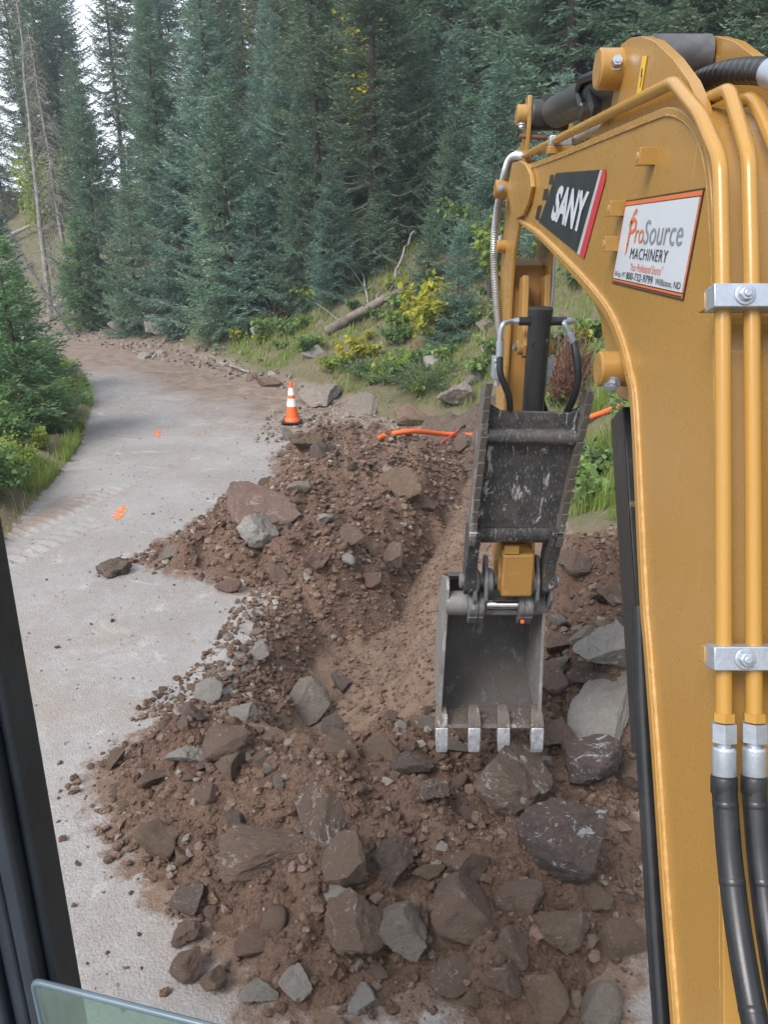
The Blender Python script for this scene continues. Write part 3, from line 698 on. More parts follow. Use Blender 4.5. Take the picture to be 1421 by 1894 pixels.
H_(11, 252, 655, 278, 670, 'rock_pale', 'bright pale stone on the road bend', sink=.1)
H_(12, 1040, 1015, 1100, 1075, 'rock_brown', 'brown earthy boulder on the bank right of the linkage', sink=.25)
H_(13, 1100, 1070, 1170, 1130, 'rock_brown', 'dirt covered rock between the bank and the boom', sink=.3)
H_(14, 270, 575, 345, 625, 'rock_pale', 'pale mossy rock outcrop under the spruces at the bend', sink=.2, deep=.8)
H_(15, 300, 530, 350, 592, 'rock_grey', 'upper grey block of the outcrop under the spruces', sink=.2, deep=.8)
H_(16, 200, 585, 235, 625, 'rock_grey', 'grey boulder at the foot of the bank on the far bend', sink=.2)
H_(17, 462, 610, 490, 640, 'rock_pale', 'pale rock on the bank below the middle spruces', sink=.2)
H_(18, 528, 590, 555, 625, 'rock_grey', 'grey rock on the bank left of the fallen log', sink=.2)
H_(19, 690, 205, 760, 300, 'rock_grey', 'large grey cliff block high between the spruce trunks', sink=.3)

for (x0, y0, x1, y1, lb) in ((560, 640, 600, 668, 'grey rock in the bank grass above the grey slabs'), (600, 655, 622, 672, 'small grey rock in the bank grass beside the yellow shrub'), (880, 585, 925, 620, 'pale rock on the bank just left of the armoured hose'), (785, 655, 830, 690, 'grey rock half hidden by the juniper'), (430, 600, 462, 628, 'mossy grey rock between two low spruces on the bank'), (1060, 590, 1110, 640, 'grey rock high on the bank behind the boom'), (1040, 760, 1080, 800, 'pale rock in the grass right of the thumb prongs'), (370, 585, 410, 630, 'lower grey slab of the outcrop at the road bend')):
    H_(rr.randint(0, 19), x0, y0, x1, y1, 'rock_grey' if rr.random() < .6 else 'rock_pale', lb, sink=.25)
# loose rocks of middling size, one object each
def rocks_in(n, P, size, mats, group, labels, seed, big=1.0, emb=.18):
    rg = random.Random(seed); k = 0; tries = 0
    P = np.array(P); lo, hi = P.min(0), P.max(0)
    while k < n and tries < n * 40:
        tries += 1
        x, y = rg.uniform(lo[0], hi[0]), rg.uniform(lo[1], hi[1])
        if not inside(np.array([x]), np.array([y]), P)[0]: continue
        s = size[0] * (size[1] / size[0]) ** (rg.random() ** 1.6)
        if any((x - a) ** 2 + (y - b) ** 2 < (r * .75 + s * .4) ** 2 for a, b, r in HEROES): continue
        mat = rg.choice(mats)
        put_rock(rg.choice(MED), (x, y, surf(x, y) + s * (.33 - emb)), (s, s * rg.uniform(.65, 1.15), s * rg.uniform(.5, .85)), mat,
                 labels[mat], group + ' - ' + mat.split('_')[1], (rg.uniform(-.7, .7), rg.uniform(-.7, .7), rg.uniform(0, 6.28)), 'stone', 'stone')
        HEROES.append((x, y, s * .5)); k += 1
def lab(where): return {m: '%s stone of the loose rubble %s' % (c, where) for m, c in
    dict(rock_brown='small soil coated brown', rock_red='small reddish', rock_grey='small grey', rock_pale='small whitish', rock_dark='small dark', rock_tan='small tan').items()}
BR = ['rock_brown'] * 6 + ['rock_red'] * 2 + ['rock_grey', 'rock_dark', 'rock_tan', 'rock_pale']
rocks_in(118, PILE_A, (.07, .22), BR, 'stones in the near dirt pile', lab('in the near dirt pile'), 11)
rocks_in(88, PILE_B, (.08, .30), BR + ['rock_tan'], 'stones in the long spoil heap', lab('on the long spoil heap'), 12)
rocks_in(28, [(-1.75, 4.5), (-1.0, 4.5), (-.95, 5.2), (-1.0, 6.4), (-1.3, 6.3), (-1.45, 5.2)], (.05, .16), ['rock_grey', 'rock_pale', 'rock_brown', 'rock_grey'], 'stones at the broken road edge', lab('along the broken road edge'), 13)
rocks_in(24, [(1.0, 3.6), (1.6, 3.7), (2.1, 5.6), (1.2, 5.9), (.7, 5.2)], (.09, .26), ['rock_brown', 'rock_red', 'rock_grey', 'rock_dark', 'rock_brown'], 'stones in the heap beside the bucket', lab('in the heap right of the bucket'), 14)
rocks_in(14, TRENCH, (.05, .15), ['rock_brown', 'rock_red', 'rock_grey'], 'stones in the trench', lab('on the trench floor'), 15)
rocks_in(16, [(-1.7, 12.4), (-.2, 13.4), (.6, 13.8), (-.3, 15.2), (-1.4, 15.2), (-1.9, 13.6)], (.08, .30), ['rock_grey', 'rock_tan', 'rock_grey', 'rock_brown'], 'stones around the traffic cone', lab('near the traffic cone'), 16)
rocks_in(18, [(-2.8, 18.0), (-1.2, 15.6), (-.6, 16.2), (-3, 19.6), (-6.5, 25), (-9, 28), (-8.6, 25.6), (-5.6, 21.8)], (.12, .42), ['rock_grey', 'rock_brown', 'rock_pale', 'rock_grey'], 'stones along the foot of the bank', lab('along the foot of the far bank'), 17)
rocks_in(9, [(1.6, 6.2), (3.0, 7), (3.6, 13), (1.6, 17), (-1, 18), (-.6, 16.5), (1.5, 13), (2.2, 9)], (.10, .40), ['rock_grey', 'rock_grey', 'rock_tan'], 'stones in the bank grass', lab('in the grass of the bank'), 18)
rocks_in(6, [(-3.6, 3.4), (-1.9, 3.4), (-1.4, 2.4), (-1.5, 4.5), (-2.4, 7), (-3, 9), (-3.4, 7)], (.025, .055), ['rock_grey', 'rock_dark', 'rock_brown'], 'stones on the gravel road', lab('on the open gravel road'), 19, emb=.05)

# clods, crumbs and gravel too many to count
def crumbs(name, label, n, P, size, mat, seed, hf=full_h, dens=None, sub=1):
    rg = np.random.RandomState(seed); P = np.array(P); lo, hi = P.min(0), P.max(0)
    x = rg.uniform(lo[0], hi[0], n * 4); y = rg.uniform(lo[1], hi[1], n * 4)
    k = inside(x, y, P)
    if dens is not None: k &= rg.rand(len(x)) < dens(x, y)
    x, y = x[k][:n], y[k][:n]; n = len(x); z = hf(x, y)
    s = size[0] * (size[1] / size[0]) ** (rg.rand(n) ** 1.6)
    VS = [rock_geo(900 + i, sub, planes=7, rough=.08, lo=.3, hi=.7) for i in range(10)]
    Vs, Fs, o = [], [], 0
    which = rg.randint(0, 10, n); a = rg.uniform(0, 6.28, n); b = rg.uniform(-.8, .8, n)
    for i in range(n):
        V, F = VS[which[i]]; ca, sa, cb, sb = math.cos(a[i]), math.sin(a[i]), math.cos(b[i]), math.sin(b[i])
        Mx = np.array([[ca, -sa * cb, sa * sb], [sa, ca * cb, -ca * sb], [0, sb, cb]]) * (s[i] / 2)
        W = V * np.array([1, .8, .7]) @ Mx.T + np.array([x[i], y[i], z[i] + s[i] * .18]); Vs.append(W); Fs.append(F + o); o += len(V)
    mats = mat if isinstance(mat, list) else [mat]
    pr = np.array([1.0] if len(mats) == 1 else [.64] + [.36 / (len(mats) - 1)] * (len(mats) - 1)); wm = rg.choice(len(mats), n, p=pr)
    ob = mesh_np(name, np.concatenate(Vs), np.concatenate(Fs), mats, fm=np.repeat(wm, [len(f) for f in Fs]), smooth=False)
    return tag(ob, label, None, None, 'stuff')
def big(P, e):
    c = P.mean(0); return c + (P - c) * e
MIXD = [M['soil'], M['rock_brown'], M['soil_tan'], M['rock_red'], M['rock_grey'], M['rock_brown'], M['rock_brown'], M['soil_tan']]
fa = lambda x, y: smooth(-.22, .12, sdf(x, y, PILE_A) + .15 * fbm(x * 3, y * 3, seed=71))
fb = lambda x, y: smooth(-.22, .12, sdf(x, y, PILE_B) + .15 * fbm(x * 2, y * 2, seed=72))
crumbs('soil_crumbs', 'brown clods and crumbs of soil over the near dirt pile', 8800, big(PILE_A, 1.25), (.008, .075), MIXD, 21, dens=fa)
crumbs('soil_crumbs', 'brown clods and crumbs of soil over the long spoil heap', 10500, big(PILE_B, 1.2), (.014, .10), MIXD, 22, dens=fb)
crumbs('soil_crumbs', 'tan crumbs over the trench and its smooth slope', 2600, big(TRENCH, 1.35), (.010, .055), [M['soil_tan'], M['rock_brown'], M['soil']], 23, dens=lambda x, y: smooth(-.35, .1, sdf(x, y, TRENCH)) * smooth(-.4, -.1, x + .25 * (6 - y) * 0 + .3))
crumbs('soil_crumbs', 'tan crumbs lying on the slope between the trench and the bucket', 2800, [(-.5, 4.9), (.3, 4.8), (.9, 5.6), (1.3, 7.6), (1.3, 9.0), (.8, 8.8), (.1, 7.2), (-.4, 6.0)], (.008, .05), [M['soil_tan'], M['rock_brown'], M['soil'], M['rock_tan']], 31)
crumbs('soil_crumbs', 'clods on the broken left wall of the trench', 1100, [(-1.15, 4.5), (-.7, 4.4), (-.6, 6.2), (-1.0, 6.3)], (.012, .07), MIXD, 32)
ROADP = [(-4.2, 2.0), (-.3, 2.0), (-.3, 2.4), (-1.2, 3.2), (-1.6, 4.0), (-1.2, 5.0), (-1.2, 6.5), (-2.2, 7.2), (-1.5, 9.5), (-1.6, 13), (-2.2, 18), (-7, 22), (-7.2, 19), (-5.5, 14.6), (-4.6, 11), (-4.2, 8.5)]
crumbs('gravel', 'loose gravel and grit scattered on the road', 3200, ROADP, (.006, .026), [M['rock_grey'], M['rock_pale'], M['rock_brown']], 24)
crumbs('gravel', 'dark clods dragged onto the road around the piles', 900, ROADP, (.010, .05), M['soil'], 25, dens=lambda x, y: np.maximum(smooth(-.8, -.05, np.maximum(sdf(x, y, PILE_A), sdf(x, y, PILE_B))), .03))
crumbs('gravel', 'grey broken stones and chippings at the road edge by the trench', 1100, [(-1.75, 4.4), (-.95, 4.4), (-.85, 5.2), (-.9, 6.5), (-1.25, 6.4), (-1.4, 5.2)], (.010, .07), [M['soil'], M['rock_grey'], M['rock_pale'], M['rock_brown']], 26)
crumbs('gravel', 'stones spilled round the traffic cone', 1100, [(-2.1, 12.2), (-.6, 12.5), (.6, 13.0), (.2, 15), (-1.2, 15.8), (-2.2, 14.4)], (.015, .11), [M['rock_grey'], M['soil_grey'], M['rock_tan']], 27)
crumbs('gravel', 'rubble strewn along the foot of the far bank', 1500, [(-2.4, 17.4), (-.9, 15.8), (-3, 19.8), (-6.7, 25.4), (-11, 30), (-12, 28), (-8, 24), (-5, 20)], (.02, .16), [M['rock_grey'], M['soil_grey'], M['rock_brown']], 28)

# clump of wet earth on the road
def lump(name, px, py, wpx, hpx, mat, label, cat):
    p = hit(px, py); d = (p - EYE).dot(Vector((0, CP, -SP))); s = wpx * d / FPX
    V, F = rock_geo(77, 4, planes=6, rough=.16, round_=.6); V = V * np.array([s * .5, s * .45, s * .30]) + np.array([p.x, p.y, p.z + s * .12])
    return tag(mesh_np(name, V, F, mat, smooth=True), label, cat)
lump('dirt_clump', 210, 1062, 68, 60, M['soil_grey'], 'dark clump of damp earth lying alone on the gravel road', 'dirt clump')

# paint dashes on the road: thin ragged dabs 4 mm above the gravel
def dab(pts, label):
    c = [hit(*q) for q in pts]; cx = sum((v.x for v in c)) / len(c); cy = sum((v.y for v in c)) / len(c)
    rg = np.random.RandomState(int(pts[0][0])); V, F = [], []
    a, b = c[0], c[1]; n = 26; wd = .055
    ax = (b - a); L = ax.length; ax.normalize(); sd = Vector((-ax.y, ax.x, 0)).normalized()
    for i in range(n + 1):
        t = i / n; wloc = wd * (.25 + math.sin(math.pi * min(1, t * 1.15 + .02)) ** .6 * .9) * (1 + .35 * rg.uniform(-1, 1))
        for s in (-1, -.33, .33, 1):
            q = a + ax * (L * t) + sd * (s * wloc * (1 + .2 * rg.uniform(-1, 1))); V.append((q.x, q.y, surf(q.x, q.y) + .006))
    for i in range(n):
        for j in range(3):
            if rg.rand() < (.5 if j != 1 else .16): continue
            F.append((i*4+j, i*4+j+1, i*4+j+5, i*4+j+4))
    return tag(mesh_np('paint_mark', V, F, M['orange_paint']), label, 'paint mark')
dab([(215, 962), (229, 935)], 'orange sprayed paint mark on the near part of the gravel road')
dab([(291, 808), (294, 795)], 'orange sprayed paint mark farther up the gravel road')
# ================================================================ EXCAVATOR
XL, XR = .565, .785                         # boom side plates
ex = empty('excavator', (.68, .3, 0), 'yellow tracked excavator seen from its cab, boom raised and toothed bucket hanging above the rocks', 'excavator')
Vx = lambda p, x: Vector((x, p.y, p.z))
def bolt(mb, c, axis, r=.012, h=.012, m=0):
    c = Vector(c); a = Vector(axis).normalized(); mb.tube([c, c + a * .003], r * 1.45, 18, m); mb.tube([c + a * .003, c + a * (.003 + h)], r, 6, m)
    mb.tube([c + a * (.003 + h), c + a * (.006 + h)], r * .55, 10, m)
# ---- boom: box section between two side plates, flanges top and bottom
bot = bez([at_x(x, y, XL) for x, y in [(948, 372), (962, 408), (1000, 440), (1050, 493), (1098, 548), (1130, 592), (1152, 645), (1166, 700), (1176, 770), (1192, 1100), (1200, 1200), (1215, 1400), (1232, 1650), (1251, 1894), (1262, 2050)]], 5)
top = bez([at_x(x, y, XL) for x, y in [(955, 306), (985, 302), (1040, 281), (1100, 255), (1160, 229), (1205, 210), (1240, 198), (1272, 210), (1297, 245), (1314, 300), (1324, 420), (1330, 600), (1335, 900), (1340, 1300), (1342, 1600), (1344, 1894), (1345, 2050)]], 5)
bot += [Vector((XL, .84, 1.02)), Vector((XL, .79, .94))]; top += [Vector((XL, .70, 1.12)), Vector((XL, .68, .98))]
def inset(pts, t, sgn):
    out = []
    for i in range(len(pts)):
        d = (pts[min(i + 1, len(pts) - 1)] - pts[max(i - 1, 0)]); d.x = 0; d.normalize()
        out.append(Vector((0, -d.z, d.y)) * t * sgn)
    return out
tb = [.006 + .016 * min(1, i / 18) for i in range(len(bot))]
off_b = [o * k for o, k in zip(inset(bot, 1.0, 1), tb)]
# make sure the offset points inwards (towards the top line)
cen = sum(top, Vector()) / len(top)
def fix(pts, offs, other):
    r = []
    for p, o in zip(pts, offs):
        q = min(other, key=lambda z: (z - p).length); r.append(o if o.dot(q - p) > 0 else -o)
    return r
off_b = fix(bot, off_b, top); off_t = fix(top, inset(top, .014, 1), bot)
boom = MB()
wt = [Vector(p) + Vector(o) for p, o in zip(top, off_t)]; wb = [Vector(p) + Vector(o) for p, o in zip(bot, off_b)]
boom.prism([Vx(p, XL) for p in wt] + [Vx(p, XL) for p in reversed(wb)], (XR - XL, 0, 0))
bo = boom.build('boom', M['yellow'], ex, 30)
fl = MB(); fl.strip(bot, XL - .011, XR + .011, off_b); fl.strip(top, XL - .004, XR + .004, off_t)
fl.build('flange', M['yellow'], bo, 30, .002)
wl = MB()
def bead(pts, x, r, seed):
    rg = random.Random(seed); P = []
    for a, b in zip(pts[:-1], pts[1:]):
        n = max(1, int((b - a).length / .012))
        for k in range(n): P.append(Vx(a.lerp(b, k / n), x))
    wl.tube(P, [r * rg.uniform(.8, 1.2) for _ in P], 6)
bead(wb, XL - .001, .0065, 1); bead(wt, XL - .001, .0035, 2)
wl.build('weld_bead', M['weld'], bo, 60)
# boom nose: forked plates round the arm pivot
nose = MB()
nl = [at_x(x, y, XL - .012) for x, y in [(950, 302), (964, 297), (975, 303), (984, 322), (986, 345), (980, 375), (970, 398), (958, 405), (948, 390), (941, 350)]]
nose.prism([Vx(p, XL - .018) for p in nl], (.018, 0, 0)); nose.prism([Vx(p, XR) for p in nl], (.018, 0, 0))
nose.build('nose_plate', M['yellow'], bo, 30, .004)
def boss(mb, c, x0, x1, r, m=0, cap=None, n=28):
    mb.tube([(x0, c.y, c.z), (x0 + .004, c.y, c.z), (x1, c.y, c.z)], [r - .004, r, r], n, m)
    if cap is not None:
        mb.tube([(x0 - .001, c.y, c.z), (x0 + .002, c.y, c.z)], r * .80, n, cap)
        mb.tube([(x0 - .002, c.y, c.z), (x0, c.y, c.z)], r * .10, 10, m)
b1 = MB(); piv = at_x(930, 350, .54); boss(b1, piv, .505, .56, .040, 0, 1); 
b1.tube([(.505, piv.y, piv.z), (.553, piv.y, piv.z)], .0385, 24); bolt(b1, (.528, piv.y - .038, piv.z + .004), (0, -1, 0), .011, .010, 2)
b1.build('pivot_boss', [M['yellow'], M['yellow_dirty'], M['zinc']], bo, 40)
# lugs for the arm cylinder on top of the boom
XA, XB = .592, .765
lug = [at_x(x, y, XA) for x, y in [(1085, 262), (1112, 232), (1130, 200), (1138, 160), (1140, 110), (1150, 82), (1166, 70), (1188, 67), (1212, 76), (1245, 108), (1275, 150), (1292, 190), (1305, 245), (1300, 290), (1200, 260)]]
lg = MB(); lg.prism([Vx(p, XA) for p in lug], (.024, 0, 0)); lg.prism([Vx(p, XB) for p in lug], (.024, 0, 0))
hc = at_x(1184, 132, XA); lg.obox((XA - .0008, hc.y, hc.z), (.001, 0, 0), (0, .010, .004), (0, -.008, .030), 1)  # lug slot not cut: its shade is a flat patch in darker paint
hc2 = Vector((XB - .001, hc.y, hc.z)); lg.obox(hc2, (.001, 0, 0), (0, .010, .004), (0, -.008, .030), 1)
lg.build('cylinder_lug', [M['yellow'], M['yellow_dirty']], bo, 30, .004)
b2 = MB(); lp = at_x(1127, 128, .565); boss(b2, lp, .535, XA, .047, 0, 1); bolt(b2, (.570, lp.y - .040, lp.z + .006), (0, -1, .25), .013, .014, 2)
b2.build('pin_boss', [M['yellow'], M['yellow_dirty'], M['zinc']], bo, 40)
st = MB(); s0 = at_x(1186, 160, XA - .0022); st.obox((XA - .0022, s0.y + .001, s0.z + .02), (.0006, 0, 0), (0, .017, .003), (0, -.010, .040), 0)
st.obox((XA - .0032, s0.y, s0.z + .028), (.0003, 0, 0), (0, .004, 0), (0, -.001, .008), 1); st.obox((XA - .0032, s0.y - .002, s0.z + .010), (.0003, 0, 0), (0, .002, 0), (0, -.004, .012), 1)
st.build('warning_sticker', [M['sticker_yellow'], M['sign_dark']], bo, 0)
# small square blocks welded to the side plate
for (x, y) in ((1192, 290), (1137, 386), (1128, 451)):
    p = at_x(x, y, XL - .02); k = MB(); s = .017
    k.box((XL - .034, p.y - s * .9, p.z - s), (XL + .002, p.y + s * .9, p.z + s)); k.tube([(XL - .0355, p.y, p.z), (XL - .033, p.y, p.z)], .009, 14, 1)
    k.build('mount_block', [M['yellow'], M['weld']], bo, 30, .0025)
# boom cylinder lug, its pin boss, and the cylinder below the boom
cl = [at_x(x, y, .60) for x, y in [(1060, 470), (1098, 545), (1116, 590), (1124, 640), (1135, 700), (1150, 735), (1175, 745), (1200, 700), (1190, 600), (1130, 500)]]
k = MB(); k.prism([Vx(p, .592) for p in cl], (.022, 0, 0)); k.prism([Vx(p, .742) for p in cl], (.022, 0, 0)); k.build('cylinder_bracket', M['yellow'], bo, 30, .003)
b3 = MB(); cp = at_x(1120, 682, .53); boss(b3, cp, .512, .595, .042, 0, 1); bolt(b3, (.540, cp.y - .030, cp.z - .030), (-.25, -1, -.5), .014, .014, 2)
b3.build('pin_boss', [M['yellow'], M['yellow_dirty'], M['zinc']], bo, 40)
bc0 = Vector((.655, cp.y, cp.z)); bc1 = at_x(1290, 1500, .655)
ax = (bc1 - bc0).normalized()
bcy = MB(); bcy.cyl(bc0, bc0 + ax * .10, .055, 24); bcy.tube([bc0 + ax * .05, bc0 + ax * .85], .028, 24, 1)
bcy.tube([bc0 + ax * .80, bc0 + ax * .84, bc0 + ax * .84, bc0 + ax * 2.2], [.05, .062, .054, .054], 28, 0)
bcy_o = bcy.build('boom_cylinder', [M['black_paint'], M['chrome']], ex, 40)
g = MB()                                     # long folded guard over the rod
ga = at_x(1153, 752, .607); gb = at_x(1196, 1400, .607); da = (gb - ga).normalized(); nv = Vector((0, -da.z, da.y)); nv = nv if nv.y > 0 else -nv
for (xx, ww) in ((.607, .11),):
    g.prism([(xx, *(ga)[1:]), (xx, *(gb)[1:]), (xx, *(gb + nv * ww)[1:]), (xx, *(ga + nv * ww)[1:])], (.006, 0, 0))
g.prism([(.607, *(ga + nv * .0)[1:]), (.607, *(gb + nv * .0)[1:]), (.607, *(gb + nv * .008)[1:]), (.607, *(ga + nv * .008)[1:])], (.09, 0, 0))
g.build('rod_guard', M['black_paint'], bcy_o, 30, .003)
hs = MB(); hp = bez([at_x(x, y, .572) for x, y in [(1184, 1120), (1190, 1300), (1198, 1450), (1207, 1600), (1216, 1750), (1226, 1894), (1236, 2050)]], 8)
hs.tube(hp, .0195, 16)
for i in range(0, len(hp), 9): hs.tube([hp[i], hp[i] + (hp[min(i + 1, len(hp) - 1)] - hp[max(i - 1, 0)]).normalized() * .010], .0202, 16)
hs.build('hydraulic_hose', M['rubber'], bcy_o, 50)

# foot of the boom and the swing post that carries it
c = MB(); c.tube([(.53, .735, 1.02), (.535, .735, 1.02), (.815, .735, 1.02), (.82, .735, 1.02)], [.055, .062, .062, .055], 28)
for xx in (.530, .790): c.prism([(xx, .66, .40), (xx, .92, .40), (xx, .90, .70), (xx, .83, 1.05), (xx, .77, 1.12), (xx, .69, 1.12), (xx, .63, 1.02), (xx, .62, .70)], (.03, 0, 0))
c.box((.545, .64, .38), (.805, .88, .62)); c.tube([(.675, .70, .10), (.675, .70, .42)], .11, 28); c.build('swing_post', M['yellow'], ex, 30, .004)
c = MB(); c.box((-.75, -1.6, .30), (.85, .62, .44)); c.build('deck', M['black_paint'], ex, 30, .01)
# ---- writing on the boom side
def text_mesh(s, size, bold=0.0, shear=0.0, space=1.0):
    cu = bpy.data.curves.new('t', 'FONT'); cu.body = s; cu.size = size; cu.offset = bold; cu.shear = shear; cu.space_character = space
    cu.resolution_u = 3; o = bpy.data.objects.new('t', cu); COL.objects.link(o)
    dg = bpy.context.evaluated_depsgraph_get(); dg.update(); me = o.evaluated_get(dg).to_mesh()
    V = [v.co.copy() for v in me.vertices]; F = [tuple(p.vertices) for p in me.polygons]
    o.evaluated_get(dg).to_mesh_clear(); bpy.data.objects.remove(o); bpy.data.curves.remove(cu)
    return V, F
class Face:                                  # a flat sign on the plate: u runs towards the cab (right in the photo), v up
    def __init__(s, tl, tr, br, bl, W, H):
        s.q = [at_x(x, y, XL) for x, y in (tl, tr, br, bl)]; s.W, s.H = W, H; s.mb = MB()
    def pt(s, u, v, k):                      # u 0..W, v 0..H (v up); bilinear on the quad, k layers proud
        a, b = u / s.W, 1 - v / s.H; tl, tr, br, bl = s.q
        p = (tl * (1 - a) + tr * a) * (1 - b) + (bl * (1 - a) + br * a) * b
        return Vector((XL - .0015 - .0012 * k, p.y, p.z))
    def poly(s, pts, m, k): s.mb.add([s.pt(u, v, k) for u, v in pts], [tuple(range(len(pts)))], m)
    def rect(s, u0, v0, u1, v1, m, k): s.poly([(u0, v0), (u1, v0), (u1, v1), (u0, v1)], m, k)
    def text(s, t, u0, v0, u1, v1, m, k, **kw):   # fitted into a box
        V, F = text_mesh(t, 1.0, **kw); xs_ = [p.x for p in V]; ys_ = [p.y for p in V]
        fx = (u1 - u0) / (max(xs_) - min(xs_)); fy = (v1 - v0) / (max(ys_) - min(ys_))
        s.mb.add([s.pt(u0 + (p.x - min(xs_)) * fx, v0 + (p.y - min(ys_)) * fy, k) for p in V], F, m)
# dealer's white board
A = Face((1160, 371), (1306, 347), (1266, 557), (1133, 524), 100, 66)
A.mb.prism([A.pt(0, 0, 0), A.pt(100, 0, 0), A.pt(100, 66, 0), A.pt(0, 66, 0)], (.001, 0, 0), 1)
A.rect(1, 1.2, 99, 64.8, 3, .5); A.rect(1, 4.2, 99, 4.9, 1, .8); A.rect(1, 61.3, 99, 62.0, 1, .8); A.rect(2.0, 4.9, 97.6, 61.3, 0, 1)
A.rect(2.2, 1.6, 98, 2.6, 1, .9)
A.text('P', 15.5, 32, 26, 52, 3, 2, bold=0.0); A.text('ro', 26.5, 33.5, 39, 43.5, 3, 2); A.text('Source', 39.5, 33, 88, 50, 4, 2)
A.poly([(15.6, 33), (17.4, 33), (17.4, 27.5), (15.4, 23.5)], 3, 2)
# flame strokes over the P
for i, (u, v, L, a) in enumerate([(13.2, 46, 12, 50), (14.4, 49.0, 12, 38), (16, 51.5, 11, 26), (18, 53.5, 9, 14)]):
    pts = []; n = 8
    up = []; dn = []
    for t in range(n + 1):
        q = t / n; ang = R(a + 55 - 110 * q); uu = u + L * .72 * q; vv = v + 4.6 * math.sin(math.pi * q * .85) - 2.5 * q * (i < 2)
        wd = .85 * math.sin(math.pi * min(1, q + .05)) + .05; up.append((uu, vv + wd)); dn.append((uu, vv - wd))
    A.poly(up + dn[::-1], 3, 2 + .2 * i)
A.text('MACHINERY', 24, 21.8, 75, 30, 2, 2, space=1.12, bold=.0)
A.text('"Your Professional Source"', 27, 13.2, 72, 19.2, 3, 2, shear=.25, bold=.0)
A.text('Billings, MT', 4.5, 5.9, 21.5, 11, 2, 2, bold=.0); A.text('800-732-9799', 23.5, 6.2, 62, 11.8, 2, 2, bold=.004); A.text('Williston, ND', 65.5, 5.9, 95.5, 11, 2, 2, bold=.0)
A.mb.build('dealer_sign', [M['sign_white'], M['sign_dark'], M['sign_dark'], M['sign_orange'], M['sign_grey']], bo, 0)
# maker's emblem: black slanted panel, red and silver edge, stepped tail
B = Face((1030, 318), (1123, 313), (1080, 478), (988, 408), 100, 66)
pan = lambda x, y: ((x - 988) , (y))
def px_poly(pts, m, k): B.mb.add([Vector((XL - .0015 - .0012 * k, *at_x(x, y, XL)[1:])) for x, y in pts], [tuple(range(len(pts)))], m)
px_poly([(1030, 320), (1122, 313), (1082, 479), (998, 411)], 0, 0)
px_poly([(1117, 314), (1123, 313), (1123, 330), (1082, 479), (1074, 472)], 2, 1)
px_poly([(1112.5, 314.5), (1117, 314), (1074, 472), (1069.5, 468.5)], 3, 1)
px_poly([(1019, 324), (1026, 323), (1022, 340), (1016, 341)], 0, 0); px_poly([(1008, 350), (1016, 349), (1012, 370), (1004, 370)], 0, 0)
px_poly([(996, 381), (1004, 379), (998, 402), (1000, 408), (991, 405)], 0, 0)
q4 = [Vector((x, y, 0)) for x, y in ((1037, 342), (1094, 354), (1077, 432), (1020, 406))]
V, F = text_mesh('SANY', 1.0, bold=.045, shear=0.0, space=.95); xs_ = [p.x for p in V]; ys_ = [p.y for p in V]
P = []
for p in V:
    a = (p.x - min(xs_)) / (max(xs_) - min(xs_)); b = 1 - (p.y - min(ys_)) / (max(ys_) - min(ys_))
    q = (q4[0] * (1 - a) + q4[1] * a) * (1 - b) + (q4[3] * (1 - a) + q4[2] * a) * b; w_ = at_x(q.x, q.y, XL); P.append((XL - .0015 - .0024, w_.y, w_.z))
B.mb.add(P, F, 1)
B.mb.build('maker_emblem', [M['sign_dark'], M['sign_white'], M['sign_red'], M['sign_silver']], bo, 0)

# ---- pipes running down the back of the boom, their clamps, nuts and hoses
def up_at(px, py, X): return at_x(px, py, X)
XT1, XT2 = .545, .592
t1 = [at_x(x, y, XT1) for x, y in [(1340, 1335), (1339, 900), (1337, 500), (1333, 298)]]
elbow = [at_x(1296, 212, .552), at_x(1247, 152, .562)]
run = [at_x(1190, 180, .570), at_x(1100, 224, .580), at_x(1035, 258, .590), at_x(962, 292, .592)]
pt = MB(); pt.tube(rounded(t1 + elbow + run[-1:], .03, 6), .0128, 18); 
pt.build('hydraulic_pipe', M['yellow_shiny'], bo, 50)
t2 = [at_x(x, y, XT2) for x, y in [(1396, 1335), (1394, 900), (1391, 500), (1386, 292)]] + [at_x(1350, 165, .62), at_x(1300, 190, .66) + Vector((0, .3, 0))]
pt = MB(); pt.tube(rounded(t2, .03, 6), .0128, 18); pt.build('hydraulic_pipe', M['yellow_shiny'], bo, 50)
t3 = [at_x(x, y, .65) for x, y in [(1450, 1335), (1450, 700), (1447, 300)]] + [at_x(1395, 180, .67), at_x(1340, 188, .70) + Vector((0, .2, 0))]
pt = MB(); pt.tube(rounded(t3, .03, 6), .0128, 18); pt.build('hydraulic_pipe', M['yellow_shiny'], bo, 50)
for (yy, lo) in ((553, 1312), (1214, 1318)):
    a = at_x(lo, yy, .522); c = MB(); d = (t1[1] - t1[2]).normalized(); n_ = Vector((0, -d.z, d.y)); n_ = n_ if n_.y > 0 else -n_
    mid = at_x(1340, yy, XT1); w2 = .095
    c.obox(Vector((.615, mid.y, mid.z)) - n_ * .004, (w2, 0, 0), d * .0185, n_ * .019, 0)
    c.obox(Vector((.612, mid.y, mid.z)) + n_ * .022, (.094, 0, 0), d * .014, n_ * .012, 1)
    for bx in (.562, .640):
        bc = Vector((bx + .006, mid.y, mid.z)) - n_ * .023; bolt(c, bc, -n_, .0115, .008, 0)
    c.build('pipe_clamp', [M['zinc'], M['yellow']], bo, 30, .0025)
